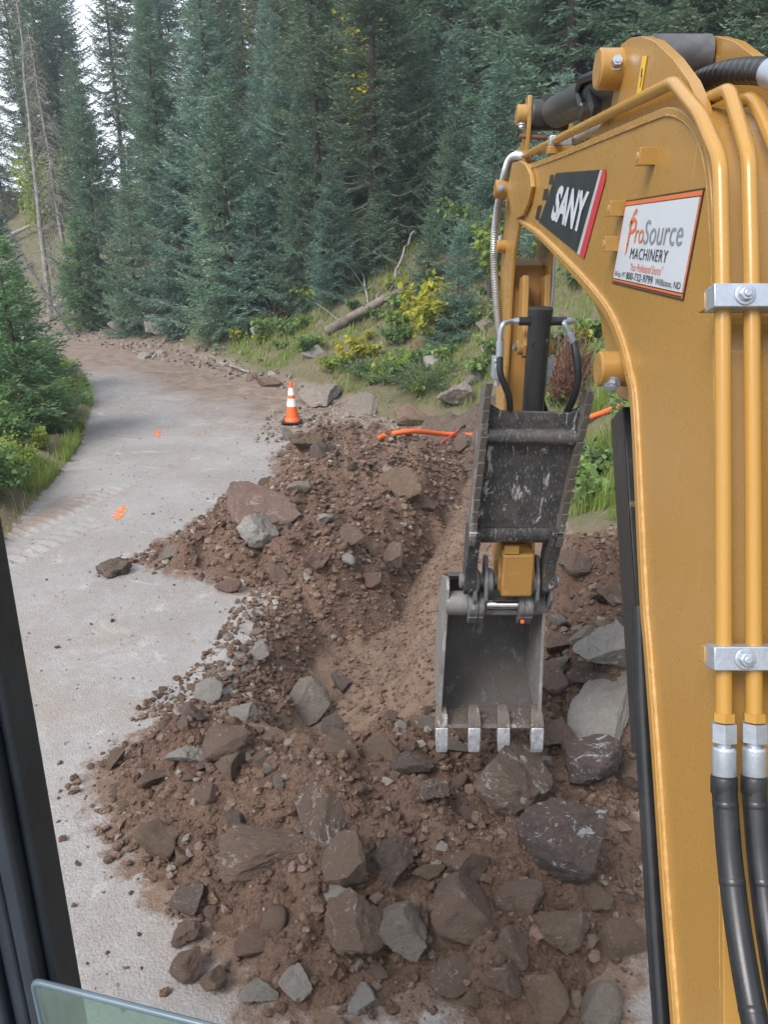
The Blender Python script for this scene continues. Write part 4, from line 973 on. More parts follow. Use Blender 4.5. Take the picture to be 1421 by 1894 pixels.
for (px_, X_) in ((1340, XT1), (1396, XT2)):
    n1 = at_x(px_, 1318, X_); d = (t1[0] - t1[1]).normalized(); c = MB()
    c.tube([n1, n1 + d * .014], .0175, 6, 2, True, .3); c.tube([n1 + d * .016, n1 + d * .046], .0205, 6, 0, True, .3); c.tube([n1 + d * .046, n1 + d * .056], .0115, 16, 0)
    c.tube([n1 + d * .054, n1 + d * .058, n1 + d * .100, n1 + d * .103], [.016, .0185, .0185, .017], 20, 0); c.build('hose_fitting', [M['zinc'], M['zinc'], M['yellow_shiny']], bo, 30)
    h0 = n1 + d * .100
    pth = bez([h0, at_x(px_ + 3, 1490, X_), at_x(px_ + 12, 1600, X_ - .002), at_x(px_ + 30, 1740, X_ - .006), at_x(px_ + 58, 1894, X_ - .012), at_x(px_ + 92, 2030, X_ - .02)], 10)
    c = MB(); c.tube([h0 - d * .0, h0 + d * .004, h0 + d * .028, h0 + d * .03], [.0185, .0205, .0205, .0195], 20); c.tube(pth, .0192, 20)
    for i in (9, 22, 38):
        dd = (pth[i + 1] - pth[i - 1]).normalized(); c.tube([pth[i] - dd * .001, pth[i], pth[i] + dd * .009, pth[i] + dd * .010], [.0190, .01965, .01965, .0190], 20)
    c.build('hydraulic_hose', M['rubber'], bo, 50)
# block and clamps on the run along the top of the boom
for (x, y, X_) in ((962, 288, .592), (1030, 262, .588)):
    p = at_x(x, y, X_); c = MB(); c.box((X_ - .026, p.y - .018, p.z - .014), (X_ + .05, p.y + .018, p.z + .018), 0); c.box((X_ - .03, p.y - .022, p.z - .040), (X_ + .06, p.y + .022, p.z - .0145), 1)
    c.build('pipe_clamp', [M['zinc'], M['yellow']], bo, 30, .003)
for xx in (.655,):
    c = MB(); c.tube([at_x(1000, 281, xx), at_x(1050, 262, xx), at_x(1120, 232, xx)], .016, 16, 0); c.build('steel_pipe', M['galv'], bo, 50)
# fat spiral wrapped hose arching over the elbow
hp = bez([at_x(1230, 196, .70) + Vector((0, .12, -.03)), at_x(1275, 165, .685), at_x(1325, 140, .68), at_x(1380, 131, .68), at_x(1440, 138, .68), at_x(1500, 170, .69)], 10)
c = MB(); c.tube(hp, .0225, 20)
for i in range(4, len(hp) - 12, 2):
    dd = (hp[i + 1] - hp[i - 1]).normalized(); c.tube([hp[i] - dd * .001, hp[i], hp[i] + dd * .012, hp[i] + dd * .013], [.0222, .0234, .0234, .0222], 20)
c.tube(hp[38:44], .026, 20, 1)
c.build('hydraulic_hose', [M['rubber'], M['zinc']], bo, 50)

# ---- arm cylinder
XC = .678
pA = Vector((XC, *at_x(1262, 108, .700)[1:])); pR = at_y(984, 213, 3.52); pR.x = XC
acy = MB(); d = (pR - pA).normalized(); L = (pR - pA).length
acy.tube([(XA + .026, pA.y, pA.z), (XA + .034, pA.y, pA.z), (XB - .008, pA.y, pA.z), (XB - .002, pA.y, pA.z)], [.040, .050, .050, .040], 28, 2)
eC = at_x(1032, 190, XC); Lb = (eC - pA).dot(d)
acy.tube([pA + d * .02, pA + d * (Lb - .004), pA + d * Lb], [.058, .058, .052], 32, 0)
acy.tube([pA + d * Lb, pA + d * (Lb + .012)], .044, 28, 0)
aco = acy.build('arm_cylinder', [M['black_paint'], M['chrome'], M['grease']], ex, 40)
c = MB(); c.tube([pA + d * (Lb - .05), pA + d * (L - .05)], .029, 28, 0); c.build('rod', M['chrome'], aco, 50)
c = MB(); c.tube([(.600, pR.y, pR.z), (.606, pR.y, pR.z), (.748, pR.y, pR.z), (.752, pR.y, pR.z)], [.052, .058, .058, .052], 28); c.tube([pR - d * .075, pR - d * .02], [.036, .046], 24)
c.box((pR.x - .03, pR.y - .025, pR.z + .05), (pR.x + .02, pR.y + .02, pR.z + .075)); c.build('rod_eye', M['black_paint'], aco, 40, .002)
c = MB(); hb = [at_x(1142, 122, .60), at_x(1076, 148, .61), at_x(1070, 170, .615), at_x(1078, 200, .62), at_x(1086, 212, .64)]; c.tube(rounded(hb, .02, 4), .0125, 12)
p = at_x(1088, 205, .625); c.obox(p, (.02, 0, 0), (0, .03, -.008), (0, .005, .012)); p = at_x(1100, 190, .63); c.obox(p, (.012, 0, 0), (0, .04, .03), (0, -.012, .012)); c.build('port_hose', M['rubber'], aco, 50)

# ---- arm (stick)
AX0, AX1, AY = .585, .770, 3.72
zt = at_y(950, 186, 3.52).z; zb = at_y(945, 1085, 3.60).z
arm = MB()
side = [(3.49, zt + .015), (3.53, zt + .02), (3.57, zt), (3.60, zt - .15), (3.80, 3.40), (3.98, 3.20), (4.04, 2.85), (4.0, 2.3), (3.84, zb + .10), (3.78, zb - .03), (3.62, zb - .03), (3.60, zb + .05), (3.70, zb + .35), (3.72, 2.30), (3.70, 2.85), (3.66, 2.98), (3.56, 3.10), (3.535, 3.24), (3.50, 3.35), (3.475, zt - .1)]
for xx in (AX0, AX1 - .016): arm.prism([(xx, y, z) for y, z in side], (.016, 0, 0))
am = arm.build('arm', M['yellow'], ex, 30, .003)
c = MB(); f0 = [(3.735, zb + .30), (3.735, 2.80), (3.80, 2.92), (3.95, 2.95), (3.97, 2.80), (3.94, 2.3), (3.80, zb + .15)]
c.prism([(AX0 + .016, y, z) for y, z in f0], (AX1 - AX0 - .032, 0, 0)); c.build('arm_box', M['yellow_dirty'], am, 30, .003)
c = MB(); c.box((AX0 + .012, 3.566, zb - .045), (AX1 - .012, 3.72, zb + .19)); c.build('arm_foot', M['yellow_dirty'], am, 30, .014, 3)
c = MB(); q0 = at_y(945, 1028, 3.562); c.obox((q0.x + .005, 3.5655, q0.z + .03), (.036, 0, 0), (0, .0008, 0), (0, 0, .022)); 
c.build('foot_patch', M['yellow'], am, 0, .0)
c = MB(); e0 = at_x(948, 212, .575); boss(c, Vector((0, pR.y, pR.z)), .545, AX0, .040, 0, 1); bolt(c, (.565, pR.y - .02, pR.z - .038), (0, -.3, -1), .012, .010, 2)
c.build('pin_boss', [M['yellow'], M['yellow_dirty'], M['zinc']], am, 40)
c = MB(); p = at_x(927, 456, .565); boss(c, p, .545, AX0, .030, 0, 1); c.tube([(.56, p.y, p.z + .03), (.56, p.y, p.z + .05)], .010, 12, 2); c.build('pin_boss', [M['yellow'], M['yellow_dirty'], M['zinc']], am, 40)
c = MB(); c.tube([at_y(962, 252, 3.5), at_y(1012, 254, 3.5)], .010, 12); c.build('cross_pin', simple('rusty pin', (.20, .10, .06), .6, .4), am, 50)
# upper bracket of the thumb cylinder: a pair of lugs and a pin
TXC = .690
bk = MB()
for xx in (TXC - .062, TXC + .036):
    pr = [(3.74, 2.86), (3.62, 2.88), (3.60, 2.82), (3.585, 2.70), (3.54, 2.64), (3.50, 2.585), (3.51, 2.535), (3.56, 2.52), (3.62, 2.56), (3.74, 2.60)]
    bk = MB(); bk.prism([(xx, y, z) for y, z in pr], (.026, 0, 0)); bk.build('thumb_bracket', M['yellow_dirty'], am, 30, .003)
c = MB(); tp = Vector((TXC, 3.545, 2.57)); boss(c, tp, TXC - .088, TXC + .075, .034, 0, None); bolt(c, (TXC - .088, tp.y, tp.z), (-1, -.6, 0), .013, .012, 1); c.build('bracket_pin', [M['yellow_dirty'], M['pin_steel']], am, 40)

# ---- hydraulic thumb folded back against the arm
TB = MB(); TBS = []
TYT, TYB = 3.36, 3.50
def th(x, y, t=None):                        # on the thumb's front plane (leaning slightly)
    k = (y - 700) / 380.0 if t is None else t
    return at_y(x, y, TYT + (TYB - TYT) * k)
def serr(pts, n, depth, flip):
    P = bez([th(*p) for p in pts], 8); out = []
    L = [0]
    for a, b in zip(P[:-1], P[1:]): L.append(L[-1] + (b - a).length)
    def at(s):
        for i in range(len(L) - 1):
            if L[i + 1] >= s: return P[i].lerp(P[i + 1], (s - L[i]) / max(1e-6, L[i + 1] - L[i]))
        return P[-1]
    for i in range(n):
        a, b = at(L[-1] * i / n), at(L[-1] * (i + 1) / n); out += [a + Vector((0, -depth, 0)), b + Vector((0, -depth * .15, 0)), b]
    return [at(0)] + out + [at(L[-1])], P
for (pts, dx) in (([(899, 708), (893, 760), (887, 830), (879, 900), (872, 965), (868, 1010)], .030), ([(1100, 722), (1090, 775), (1074, 840), (1060, 905), (1048, 965), (1040, 1012)], -.030)):
    edge, P = serr(pts, 13, .020, 1)
    back = [p + Vector((0, .13 if i > 3 else .05 + .02 * i, 0)) for i, p in enumerate(P)]
    out = edge + [Vector(b) for b in reversed(back)]
    TB.prism(out, (dx, 0, .0), 0); TBS.append(TB); TB = MB()
# top prongs, back plate, cross tube
c = MB()
def slab(pts, dy, th_=.018, m=0): c.prism([th(*p) + Vector((0, dy, 0)) for p in pts], (0, th_, 0), m)
slab([(893, 826), (1078, 826), (1062, 905), (1046, 985), (876, 985), (884, 905)], .060)
slab([(897, 745), (912, 752), (930, 764), (1058, 768), (1078, 758), (1098, 735), (1085, 800), (1078, 830), (889, 830), (892, 790)], .045, .03)
thm = c.build('thumb', M['thumb'], ex, 30, .003)
for q in TBS: q.build('serrated_plate', M['edge_steel'], thm, 25, .002)
c = MB(); a, b = th(893, 808) + Vector((0, .03, 0)), th(1080, 812) + Vector((0, .03, 0)); c.tube([a, b], .036, 24); c.build('cross_tube', M['thumb'], thm, 50)
c = MB()                                      # curled lower edge and the two legs that reach the pins
def roll(x0, x1, y): return [th(x0, y), th(x1, y)]
prof = [(985, .060), (995, .045), (1005, .048), (1014, .075), (1018, .12)]
V = []; F = []
for i, (y, dy) in enumerate(prof):
    w0 = 876 + (y - 985) * -.15; w1 = 1046 - (y - 985) * .2
    for xx in (w0, w1): V.append(th(xx, y) + Vector((0, dy, 0)))
    for xx in (w1, w0): V.append(th(xx, y) + Vector((0, dy + .02, .0)))
for i in range(len(prof) - 1):
    a = i * 4; b = a + 4
    for j in range(4): F.append((a + j, a + (j + 1) % 4, b + (j + 1) % 4, b + j))
F += [(0, 1, 2, 3), (16, 17, 18, 19)]
c.add(V, F); c.build('thumb_curl', M['thumb'], thm, 40)
PINZ = at_y(942, 1074, 3.66).z; PY = 3.66
c = MB()
for (x0, x1, xb0, xb1) in ((868, 890, .385 + .09, .0), (1020, 1042, 0, 0)):
    a0, a1 = th(x0, 1000), th(x1, 1000); xl, xr = a0.x, a1.x
    c = MB(); c.prism([(xl, 3.44, a0.z + .05), (xl, 3.62, a0.z + .05), (xl, PY + .06, PINZ + .02), (xl, PY + .05, PINZ - .05), (xl, PY - .03, PINZ - .065), (xl, PY - .075, PINZ - .02), (xl, PY - .09, PINZ + .10)], (xr - xl, 0, 0)); c.build('thumb_leg', M['thumb'], thm, 30, .004)
c = MB(); xs0, xs1 = at_y(850, 1076, PY).x, at_y(1030, 1076, PY).x
c.tube([(xs0, PY, PINZ), (xs0 + .006, PY, PINZ), (xs0 + .05, PY, PINZ)], [.034, .040, .040], 24)
c.tube([(xs1 - .05, PY, PINZ), (xs1 - .006, PY, PINZ), (xs1, PY, PINZ)], [.038, .038, .030], 24); c.tube([(xs1 - .002, PY, PINZ), (xs1 + .006, PY, PINZ)], .022, 18, 1)
for (x_, w_, r_) in ((878, .05, .062), (904, .045, .066), (988, .045, .066), (1010, .04, .058)):
    q = at_y(x_, 1076, PY).x; c.tube([(q - w_ / 2, PY, PINZ), (q - w_ / 2 + .008, PY, PINZ), (q + w_ / 2 - .008, PY, PINZ), (q + w_ / 2, PY, PINZ)], [r_ - .012, r_, r_, r_ - .012], 28)
c.tube([(xs0 + .02, PY, PINZ), (xs1 - .02, PY, PINZ)], .03, 20); c.build('hinge_pin', [M['pin_steel'], M['zinc']], thm, 40)
c = MB()                                     # grey links between hinge and bucket
for (x_, w_) in ((878, .022), (898, .02), (992, .02), (1018, .02)):
    q = at_y(x_, 1076, PY).x; c = MB(); c.prism([(q - w_ / 2, PY - .07, PINZ + .02), (q - w_ / 2, PY + .0, PINZ + .14), (q - w_ / 2, PY + .07, PINZ + .12), (q - w_ / 2, PY + .08, PINZ - .12), (q - w_ / 2, PY - .02, PINZ - .16), (q - w_ / 2, PY - .07, PINZ - .08)], (w_, 0, 0)); c.build('link_plate', M['pin_steel'], ex, 30, .005)

# thumb cylinder with its ports and hoses
tc = MB(); cb = th(978, 800) + Vector((0, .13, 0)); cb.x = TXC; ct = Vector((TXC, 3.50, 2.60)); dd = (ct - cb).normalized(); LL = (ct - cb).length
hd = at_y(983, 572, 3.46); k0 = (hd - cb).dot(dd)
tc.tube([cb, cb + dd * (k0 - .03), cb + dd * (k0 - .03), cb + dd * k0, cb + dd * (k0 + .004)], [.050, .050, .055, .055, .050], 30)
tc.tube([cb + dd * k0, ct - dd * .02], .032, 24); tc.tube([ct + Vector((-.034, 0, 0)), ct + Vector((.034, 0, 0))], .045, 24)
py_ = at_y(983, 600, 3.46).z; pc_ = cb + dd * (k0 - .055)
tco = tc.build('thumb_cylinder', M['black_paint'], ex, 40)
c = MB(); c.tube([(TXC - .095, pc_.y - .01, pc_.z), (TXC + .115, pc_.y - .01, pc_.z)], .019, 18); c.build('port', M['black_paint'], tco, 50)
def hose(nm, pts, r, m, par, nut=None):
    c = MB(); P = bez(pts, 8); c.tube(P, r, 14)
    if nut: c.tube(P[:nut], r * 1.25, 14, 1)
    c.build(nm, [m, M['zinc']], par, 50)
YF = 3.42
c = MB(); P = rounded([(TXC - .095, pc_.y - .01, pc_.z), (TXC - .125, pc_.y - .01, pc_.z), at_y(931, 598, YF), at_y(926, 615, YF), at_y(925, 640, YF)], .03, 5); c.tube(P[:2], .017, 6); c.tube(P, .011, 14); c.tube([at_y(925, 632, YF), at_y(925, 662, YF)], .017, 16); c.build('hose_fitting', M['zinc'], tco, 40)
c = MB(); P = rounded([(TXC + .115, pc_.y - .01, pc_.z), (TXC + .15, pc_.y - .01, pc_.z), at_y(1042, 596, YF), at_y(1052, 612, YF), at_y(1060, 634, YF)], .03, 5); c.tube(P[:2], .017, 6); c.tube(P, .011, 14); c.tube([at_y(1054, 615, YF), at_y(1063, 638, YF)], .016, 16); c.build('hose_fitting', M['zinc'], tco, 40)
hose('hydraulic_hose', [at_y(925, 655, YF), at_y(926, 690, YF - .02), at_y(935, 715, YF - .02), at_y(943, 740, YF), at_y(944, 790, YF + .06)], .0145, M['rubber'], tco)
hose('hydraulic_hose', [at_y(1062, 632, YF), at_y(1068, 665, YF - .03), at_y(1070, 700, YF - .04), at_y(1062, 735, YF - .02), at_y(1048, 765, YF + .06)], .0160, M['rubber'], tco)
hose('hydraulic_hose', [at_y(1004, 700, 3.55), at_y(1003, 735, 3.53), at_y(1010, 760, 3.55)], .012, M['rubber'], tco)
# spiral armoured hose from the boom nose down the arm
c = MB(); P = bez([at_x(975, 290, .60), at_x(948, 292, .560), at_x(934, 325, .545), at_x(919, 400, .545), at_x(914, 470, .55), at_x(917, 540, .555), at_x(922, 600, .565), at_x(925, 640, .57)], 30)
rr_ = [.0172 + .0022 * (1 if i % 2 else -1) for i in range(len(P))]; c.tube(P, rr_, 14); c.build('armoured_hose', M['galv'], am, 0)
c = MB(); P = [at_y(1024, 470, 3.80), at_y(1022, 530, 3.78), at_y(1016, 600, 3.74)]; c.tube(P, .013, 14); c.build('steel_pipe', M['galv'], am, 50)
for (x, y, Y_) in ((921, 680, 3.60), (1014, 676, 3.60)):
    p = at_y(x, y, Y_); c = MB(); c.box((p.x - .022, Y_ - .02, p.z - .050), (p.x + .020, Y_ + .06, p.z + .050)); c.tube([(p.x, Y_ - .026, p.z + .005), (p.x, Y_ - .018, p.z + .005)], .017, 18); c.tube([(p.x, Y_, p.z - .05), (p.x, Y_, p.z - .085)], .012, 14); c.tube([(p.x, Y_, p.z + .05), (p.x, Y_, p.z + .07)], .012, 14)
    bolt(c, (p.x - .012, Y_ - .02, p.z + .035), (0, -1, 0), .006, .005); c.build('valve_block', M['zinc'], am, 30, .003)
c = MB(); c.obox(at_y(1003, 660, 3.62), (.008, 0, 0), (0, .02, 0), (0, 0, .25)); c.build('wear_strip', M['yellow_dirty'], am, 0, .002)

# ---- bucket
bw = MB(); SIDES = []
YB0, YB1 = 3.70, 3.60                        # opening plane, top and lip
lt, rt_ = at_y(826, 1088, YB0), at_y(1012, 1098, YB0); ll, rl = at_y(810, 1335, YB1), at_y(1001, 1340, YB1)
ztop = (lt.z + rt_.z) / 2; zlip = (ll.z + rl.z) / 2; BXL = (lt.x + ll.x) / 2; BXR = (rt_.x + rl.x) / 2
# side profile in (y, z), from the top tube round the back to the lip
fr = [(YB0, ztop + .01), (YB0 - .01, ztop - .12), (YB1 + .02, zlip + .16), (YB1 - .01, zlip + .02)]
bk_ = [(YB1 + .05, zlip - .015), (YB1 + .30, zlip + .06), (YB1 + .46, zlip + .20), (YB1 + .52, zlip + .38), (YB1 + .48, zlip + .56), (YB1 + .36, zlip + .72), (YB0 + .12, ztop + .035), (YB0 + .05, ztop + .05)]
prof = fr + bk_
def bx(l, z): k = (z - zlip) / (ztop - zlip); return (ll.x + (lt.x - ll.x) * k) if l else (rl.x + (rt_.x - rl.x) * k)
for l, dx in ((1, .018), (0, -.018)):
    pa_ = [(bx(l, z), y, z) for y, z in prof]; bw.prism(pa_, (dx, 0, 0), 0)
    SIDES.append(bw); bw = MB()
sh = MB(); shp = bez([Vector((0, y, z)) for y, z in [(YB1 - .005, zlip + .004)] + bk_], 6)
V = []; F = []
for i, p in enumerate(shp):
    t = (shp[min(i + 1, len(shp) - 1)] - shp[max(i - 1, 0)]).normalized(); n_ = Vector((0, -t.z, t.y))
    a, b = bx(1, p.z) + .016, bx(0, p.z) - .016
    V += [(a, p.y, p.z), (b, p.y, p.z), (b, p.y - n_.y * .012, p.z - n_.z * .012), (a, p.y - n_.y * .012, p.z - n_.z * .012)]
for i in range(len(shp) - 1):
    a = i * 4; b = a + 4
    for j in range(4): F.append((a + j, a + (j + 1) % 4, b + (j + 1) % 4, b + j))
sh.add(V, F); bko = sh.build('bucket', M['bucket_in'], ex, 40)
for q in SIDES: q.build('side_plate', M['bucket_out'], bko, 30, .003)
c = MB(); tz = at_y(920, 1122, YB0).z; c.tube([(bx(1, ztop) + .0, YB0 + .045, tz), (bx(0, ztop), YB0 + .045, tz)], .066, 32); c.build('torque_tube', M['bucket_out'], bko, 40)
c = MB()                                      # hinge ears and chrome pin
for (x0, x1) in ((866, 884), (884, 895), (958, 969), (968, 985)):
    c = MB(); a, b = at_y(x0, 1118, YB0 - .03).x, at_y(x1, 1118, YB0 - .03).x
    c.tube([(a, YB0 - .03, tz + .028), (a + .004, YB0 - .03, tz + .028), (b - .004, YB0 - .03, tz + .028), (b, YB0 - .03, tz + .028)], [.060, .066, .066, .060], 28)
    c.prism([(a + .002, YB0 - .03, tz + .09), (a + .002, YB0 + .05, tz + .07), (a + .002, YB0 + .05, tz - .06), (a + .002, YB0 - .02, tz - .09), (a + .002, YB0 - .075, tz - .03)], (b - a - .004, 0, 0)); c.build('hinge_ear', M['pin_steel'], bko, 40, .003)
c = MB(); a, b = at_y(893, 1113, YB0 - .05).x, at_y(962, 1113, YB0 - .05).x; c.tube([(a, YB0 - .035, tz + .03), (b, YB0 - .035, tz + .03)], .024, 24); q = (a + b) / 2; c.tube([(q - .006, YB0 - .035, tz + .03), (q + .006, YB0 - .035, tz + .03)], .026, 24); c.build('bucket_pin', M['chrome'], bko, 50)
c = MB(); p = at_y(877, 1112, YB0 - .10); c.tube([(p.x, YB0 - .10, tz + .04), (p.x, YB0 - .09, tz + .04)], .011, 16); c.build('grease_nipple', M['zinc'], bko, 50)
c = MB(); a, b = at_y(898, 1090, YB0).x, at_y(960, 1090, YB0).x; c.box((a, YB0 - .0, tz + .06), (b, YB0 + .08, tz + .10)); c.box((a + .0, YB0 - .03, tz - .035), (b, YB0 + .02, tz - .005)); c.build('spacer', M['pin_steel'], bko, 30, .004)
c = MB(); p = at_y(967, 1150, YB0 - .10); V0, F0 = rock_geo(5, 2); c.add([Vector(v) * .010 + p for v in V0], [tuple(f) for f in F0]); c.build('ribbon_scrap', M['orange'], bko, 0)
lipm = MB(); lipm.prism([(ll.x + .004, YB1 - .02, zlip + .004), (ll.x + .004, YB1 + .13, zlip + .012), (ll.x + .004, YB1 + .13, zlip - .014), (ll.x + .004, YB1 - .03, zlip - .014)], (rl.x - ll.x - .008, 0, 0)); lipm.build('cutting_edge', M['adapter'], bko, 30, .003)
for x_ in (817, 877, 931, 993):
    t0 = at_y(x_, 1340, YB1 - .01); c = MB(); w_ = .036
    def ring(y, z, w, h): return [(t0.x - w, y - h, z + h * .2), (t0.x + w, y - h, z + h * .2), (t0.x + w, y + h, z - h * .2), (t0.x - w, y + h, z - h * .2)]
    def loft(rings, m):
        V = [p for r_ in rings for p in r_]; n = len(rings); F = [(i*4+j, i*4+(j+1) % 4, (i+1)*4+(j+1) % 4, (i+1)*4+j) for i in range(n-1) for j in range(4)] + [(3, 2, 1, 0), ((n-1)*4, (n-1)*4+1, (n-1)*4+2, (n-1)*4+3)]
        c.add(V, F, m)
    zz = zlip
    loft([ring(YB1 + .05, zz + .085, w_ * .70, .010), ring(YB1 + .01, zz + .055, w_ * .90, .022), ring(YB1 - .01, zz + .012, w_, .032), ring(YB1 - .018, zz - .006, w_ * 1.0, .030)], 0)
    c.build('tooth', [M['adapter'], M['tooth']], bko, 40, .005, 3)
    c = MB(); loft([ring(YB1 - .020, zz - .004, w_ * .93, .030), ring(YB1 - .040, zz - .07, w_ * .93, .026), ring(YB1 - .058, zz - .118, w_ * .90, .014), ring(YB1 - .066, zz - .140, w_ * .80, .006)], 0)
    c.build('tooth_tip', M['tooth'], bko, 40, .006, 3)

# ---- cab: left front pillar with its rubber seal, and the pane standing in the lower front opening
c = MB(); xe = at_y(156, 1830, 1.0).x
c.box((-1.5, .90, .3), (xe - .105, .985, 4.2), 0)
pil = c.build('cab_pillar', M['black_flat'], ex, 30, .012, 3)
c = MB()
for (a, b, y0, y1) in ((xe - .106, xe - .074, .892, .99), (xe - .074, xe - .046, .905, .99), (xe - .046, xe - .018, .900, .99), (xe - .018, xe, .925, 1.0)): c.box((a, y0, .3), (b - .002, y1, 4.2))
c.build('window_seal', M['seal'], pil, 30, .007, 3)
# glass pane
ga, gb_ = at_y(58, 1818, .875), at_y(385, 1902, .80)
du = (gb_ - ga); g2 = MB(); dn = Vector((0, .02, -.6)); n_ = du.cross(dn).normalized() * .0035
g2.prism([ga, ga + du * 1.25, ga + du * 1.25 + dn, ga + dn], n_ * 2)
gl = g2.build('front_pane', M['glass'], ex, 0)
c = MB(); c.tube(rounded([ga + dn, ga + n_, ga + du * 1.25 + n_], .015, 5), .0052, 12); c.build('pane_edge', M['glass_edge'], gl, 50)
# ================================================================ TREES
def diamonds(C, D, N, L, W):
    """needle tufts: centre, direction, side vector, length, width -> bent diamond quads"""
    D = D / np.maximum(1e-6, np.linalg.norm(D, axis=1))[:, None]
    S = np.cross(D, N); S /= np.maximum(1e-6, np.linalg.norm(S, axis=1))[:, None]
    L = np.asarray(L)[:, None]; W = np.asarray(W)[:, None]
    a = C - D * L * .5; b = C + S * W * .5 - D * L * .1; c = C + D * L * .5; d = C - S * W * .5 - D * L * .1
    V = np.stack([a, b, c, d], 1).reshape(-1, 3); F = np.arange(len(V)).reshape(-1, 4); return V, F
def tube_np(P, rad, n=6):
    mb = MB(); mb.tube(P, rad, n, 0, False); return mb
def spruce(H, Rr, seed, tuft=(.13, .045), step=.085, base=.06, whorl=.34, droop=.30, gap=0.0, dead_low=.0, shape=.8):
    rg = np.random.RandomState(seed); C, D, L, BT = [], [], [], []; tw = MB(); tr = MB()
    lean = rg.uniform(-.015, .015, 2) * H; k = 9
    tr.tube([(lean[0] * (i / k) ** 2, lean[1] * (i / k) ** 2, H * i / k) for i in range(k + 1)], [max(.008, .0135 * H * (1 - i / k) ** .85 + .004) * (1.25 if i == 0 else 1) for i in range(k + 1)], 9, 0, False)
    z = base * H + rg.uniform(0, .2); az0 = rg.uniform(0, 6.28); up_ = np.array([0, 0, 1.])
    while z < H * .985:
        t = z / H; nb = rg.randint(5, 8); prof = (1 - t) ** shape * min(1.0, .62 + t * 2.4)
        for j in range(nb):
            az = az0 + 6.283 * j / nb + rg.uniform(-.35, .35); zz = z + rg.uniform(-.12, .12)
            if rg.rand() < gap: continue
            Lb = max(.14, Rr * prof * rg.uniform(.68, 1.18)); el = R(38) * t ** 1.2 - droop * (1 - t) + rg.uniform(-.12, .12)
            h = np.array([math.cos(az), math.sin(az), 0]); n = max(4, int(Lb / step)); s = np.linspace(0, 1, n + 1)
            cen = np.array([lean[0] * t * t, lean[1] * t * t, zz])
            drop = np.sin(el) * s - .16 * np.sin(math.pi * s) * (1 - t) + .13 * s ** 3 * (1 - t * .5)
            P = cen + h * (s * math.cos(el) * Lb)[:, None] + up_ * (drop * Lb)[:, None]
            n0 = len(C)
            dead = t < dead_low and rg.rand() < .75
            if Lb > .45: tw.tube([tuple(p) for p in P[::max(1, n // 4)]], [max(.004, .012 * Lb * (1 - q)) + .003 for q in np.linspace(0, 1, len(P[::max(1, n // 4)]))], 4, 0, False)
            side = np.cross(h, up_)
            tone = rg.uniform(-.5, .5)
            for i in range(max(1, int(n * .16)), n + 1):
                q = s[i]; bd = P[i] - P[i - 1]; bd /= np.linalg.norm(bd)
                C.append(P[i]); D.append(bd + rg.normal(0, .15, 3)); L.append(1.0)
                if dead and q < .75: continue
                for sg in (-1, 1):
                    l = min(.62, (.50 * Lb * (1 - q) + .10) * rg.uniform(.55, 1.15)); m = max(1, int(l / (step * .86)))
                    dr = bd * .62 + side * sg * .78 + up_ * (rg.uniform(-.30, .06))
                    dr /= np.linalg.norm(dr)
                    for a in range(1, m + 1):
                        f = a / m * l; pos = P[i] + dr * f - up_ * (.18 * f * f / max(.2, l)) + rg.normal(0, .012, 3)
                        C.append(pos); D.append(dr + rg.normal(0, .30, 3)); L.append(rg.uniform(.75, 1.2))
                        if rg.rand() < .45 and m > 2: C.append(pos + rg.normal(0, .035, 3)); D.append(dr * .6 + side * sg * rg.uniform(-.6, .8) + rg.normal(0, .35, 3)); L.append(rg.uniform(.6, 1.))
            BT += [tone] * (len(C) - n0)
        z += whorl * rg.uniform(.75, 1.2) * (1 - .45 * t); az0 += .7
    for i in range(5): C.append(np.array([lean[0], lean[1], H - .08 * i])); D.append(np.array([0, 0, 1.]) + rg.normal(0, .2, 3)); L.append(1.)
    C, D, L = np.array(C), np.array(D), np.array(L); N = rg.normal(0, .75, C.shape) + np.array([0, 0, .8])
    V, F = diamonds(C, D, N, L * tuft[0], L * tuft[1])
    BT += [0.0] * (len(C) - len(BT))
    return V, F, tw, tr, np.repeat(BT, 4)
def make_tree(name, g, needles, bark='bark'):
    V, F, tw, tr, bt = g
    c = mesh_np('crown', V, F, M[needles]); set_attr(c, 'branch_tone', bt); t = tr.build('trunk', M[bark], None, 60)
    # limbs belong to the trunk mesh
    if tw.v:
        l = tw.build('limbs', M['twig'], None, 60)
        bm = bmesh.new(); bm.from_mesh(t.data); nf = len(bm.faces); bm.from_mesh(l.data); bm.faces.ensure_lookup_table()
        for f in bm.faces[nf:]: f.material_index = 1
        bm.to_mesh(t.data); bm.free(); t.data.materials.append(M['twig']); bpy.data.objects.remove(l)
    r = c.data, t.data; bpy.data.objects.remove(c); bpy.data.objects.remove(t); return r
TALL = [make_tree('spruce', spruce(13, 2.45, s, tuft=(.16, .056), step=.095, base=b, gap=gp, dead_low=dl, whorl=wh, shape=sh), n) for s, b, gp, dl, wh, sh, n in
        ((1, .03, .04, .06, .36, .72, 'spruce'), (2, .05, .10, .14, .40, .60, 'spruce'), (3, .12, .16, .28, .44, .55, 'spruce_dark'), (4, .03, .05, .05, .36, .75, 'spruce_blue'), (5, .24, .22, .42, .48, .55, 'spruce_dark'), (6, .08, .16, .2, .42, .60, 'spruce_olive'))]
MIDT = [make_tree('spruce', spruce(7, 2.0, s, base=.02, gap=.04, whorl=.28, tuft=(.13, .046), step=.078), n) for s, n in ((11, 'spruce'), (12, 'spruce_blue'), (13, 'spruce'), (14, 'spruce_blue'))]
SML = [make_tree('spruce', spruce(3.2, 1.05, s, base=.03, gap=.0, whorl=.21, tuft=(.10, .032), step=.060, droop=.12), n) for s, n in ((21, 'spruce'), (22, 'fir_green'), (23, 'spruce_blue'))]
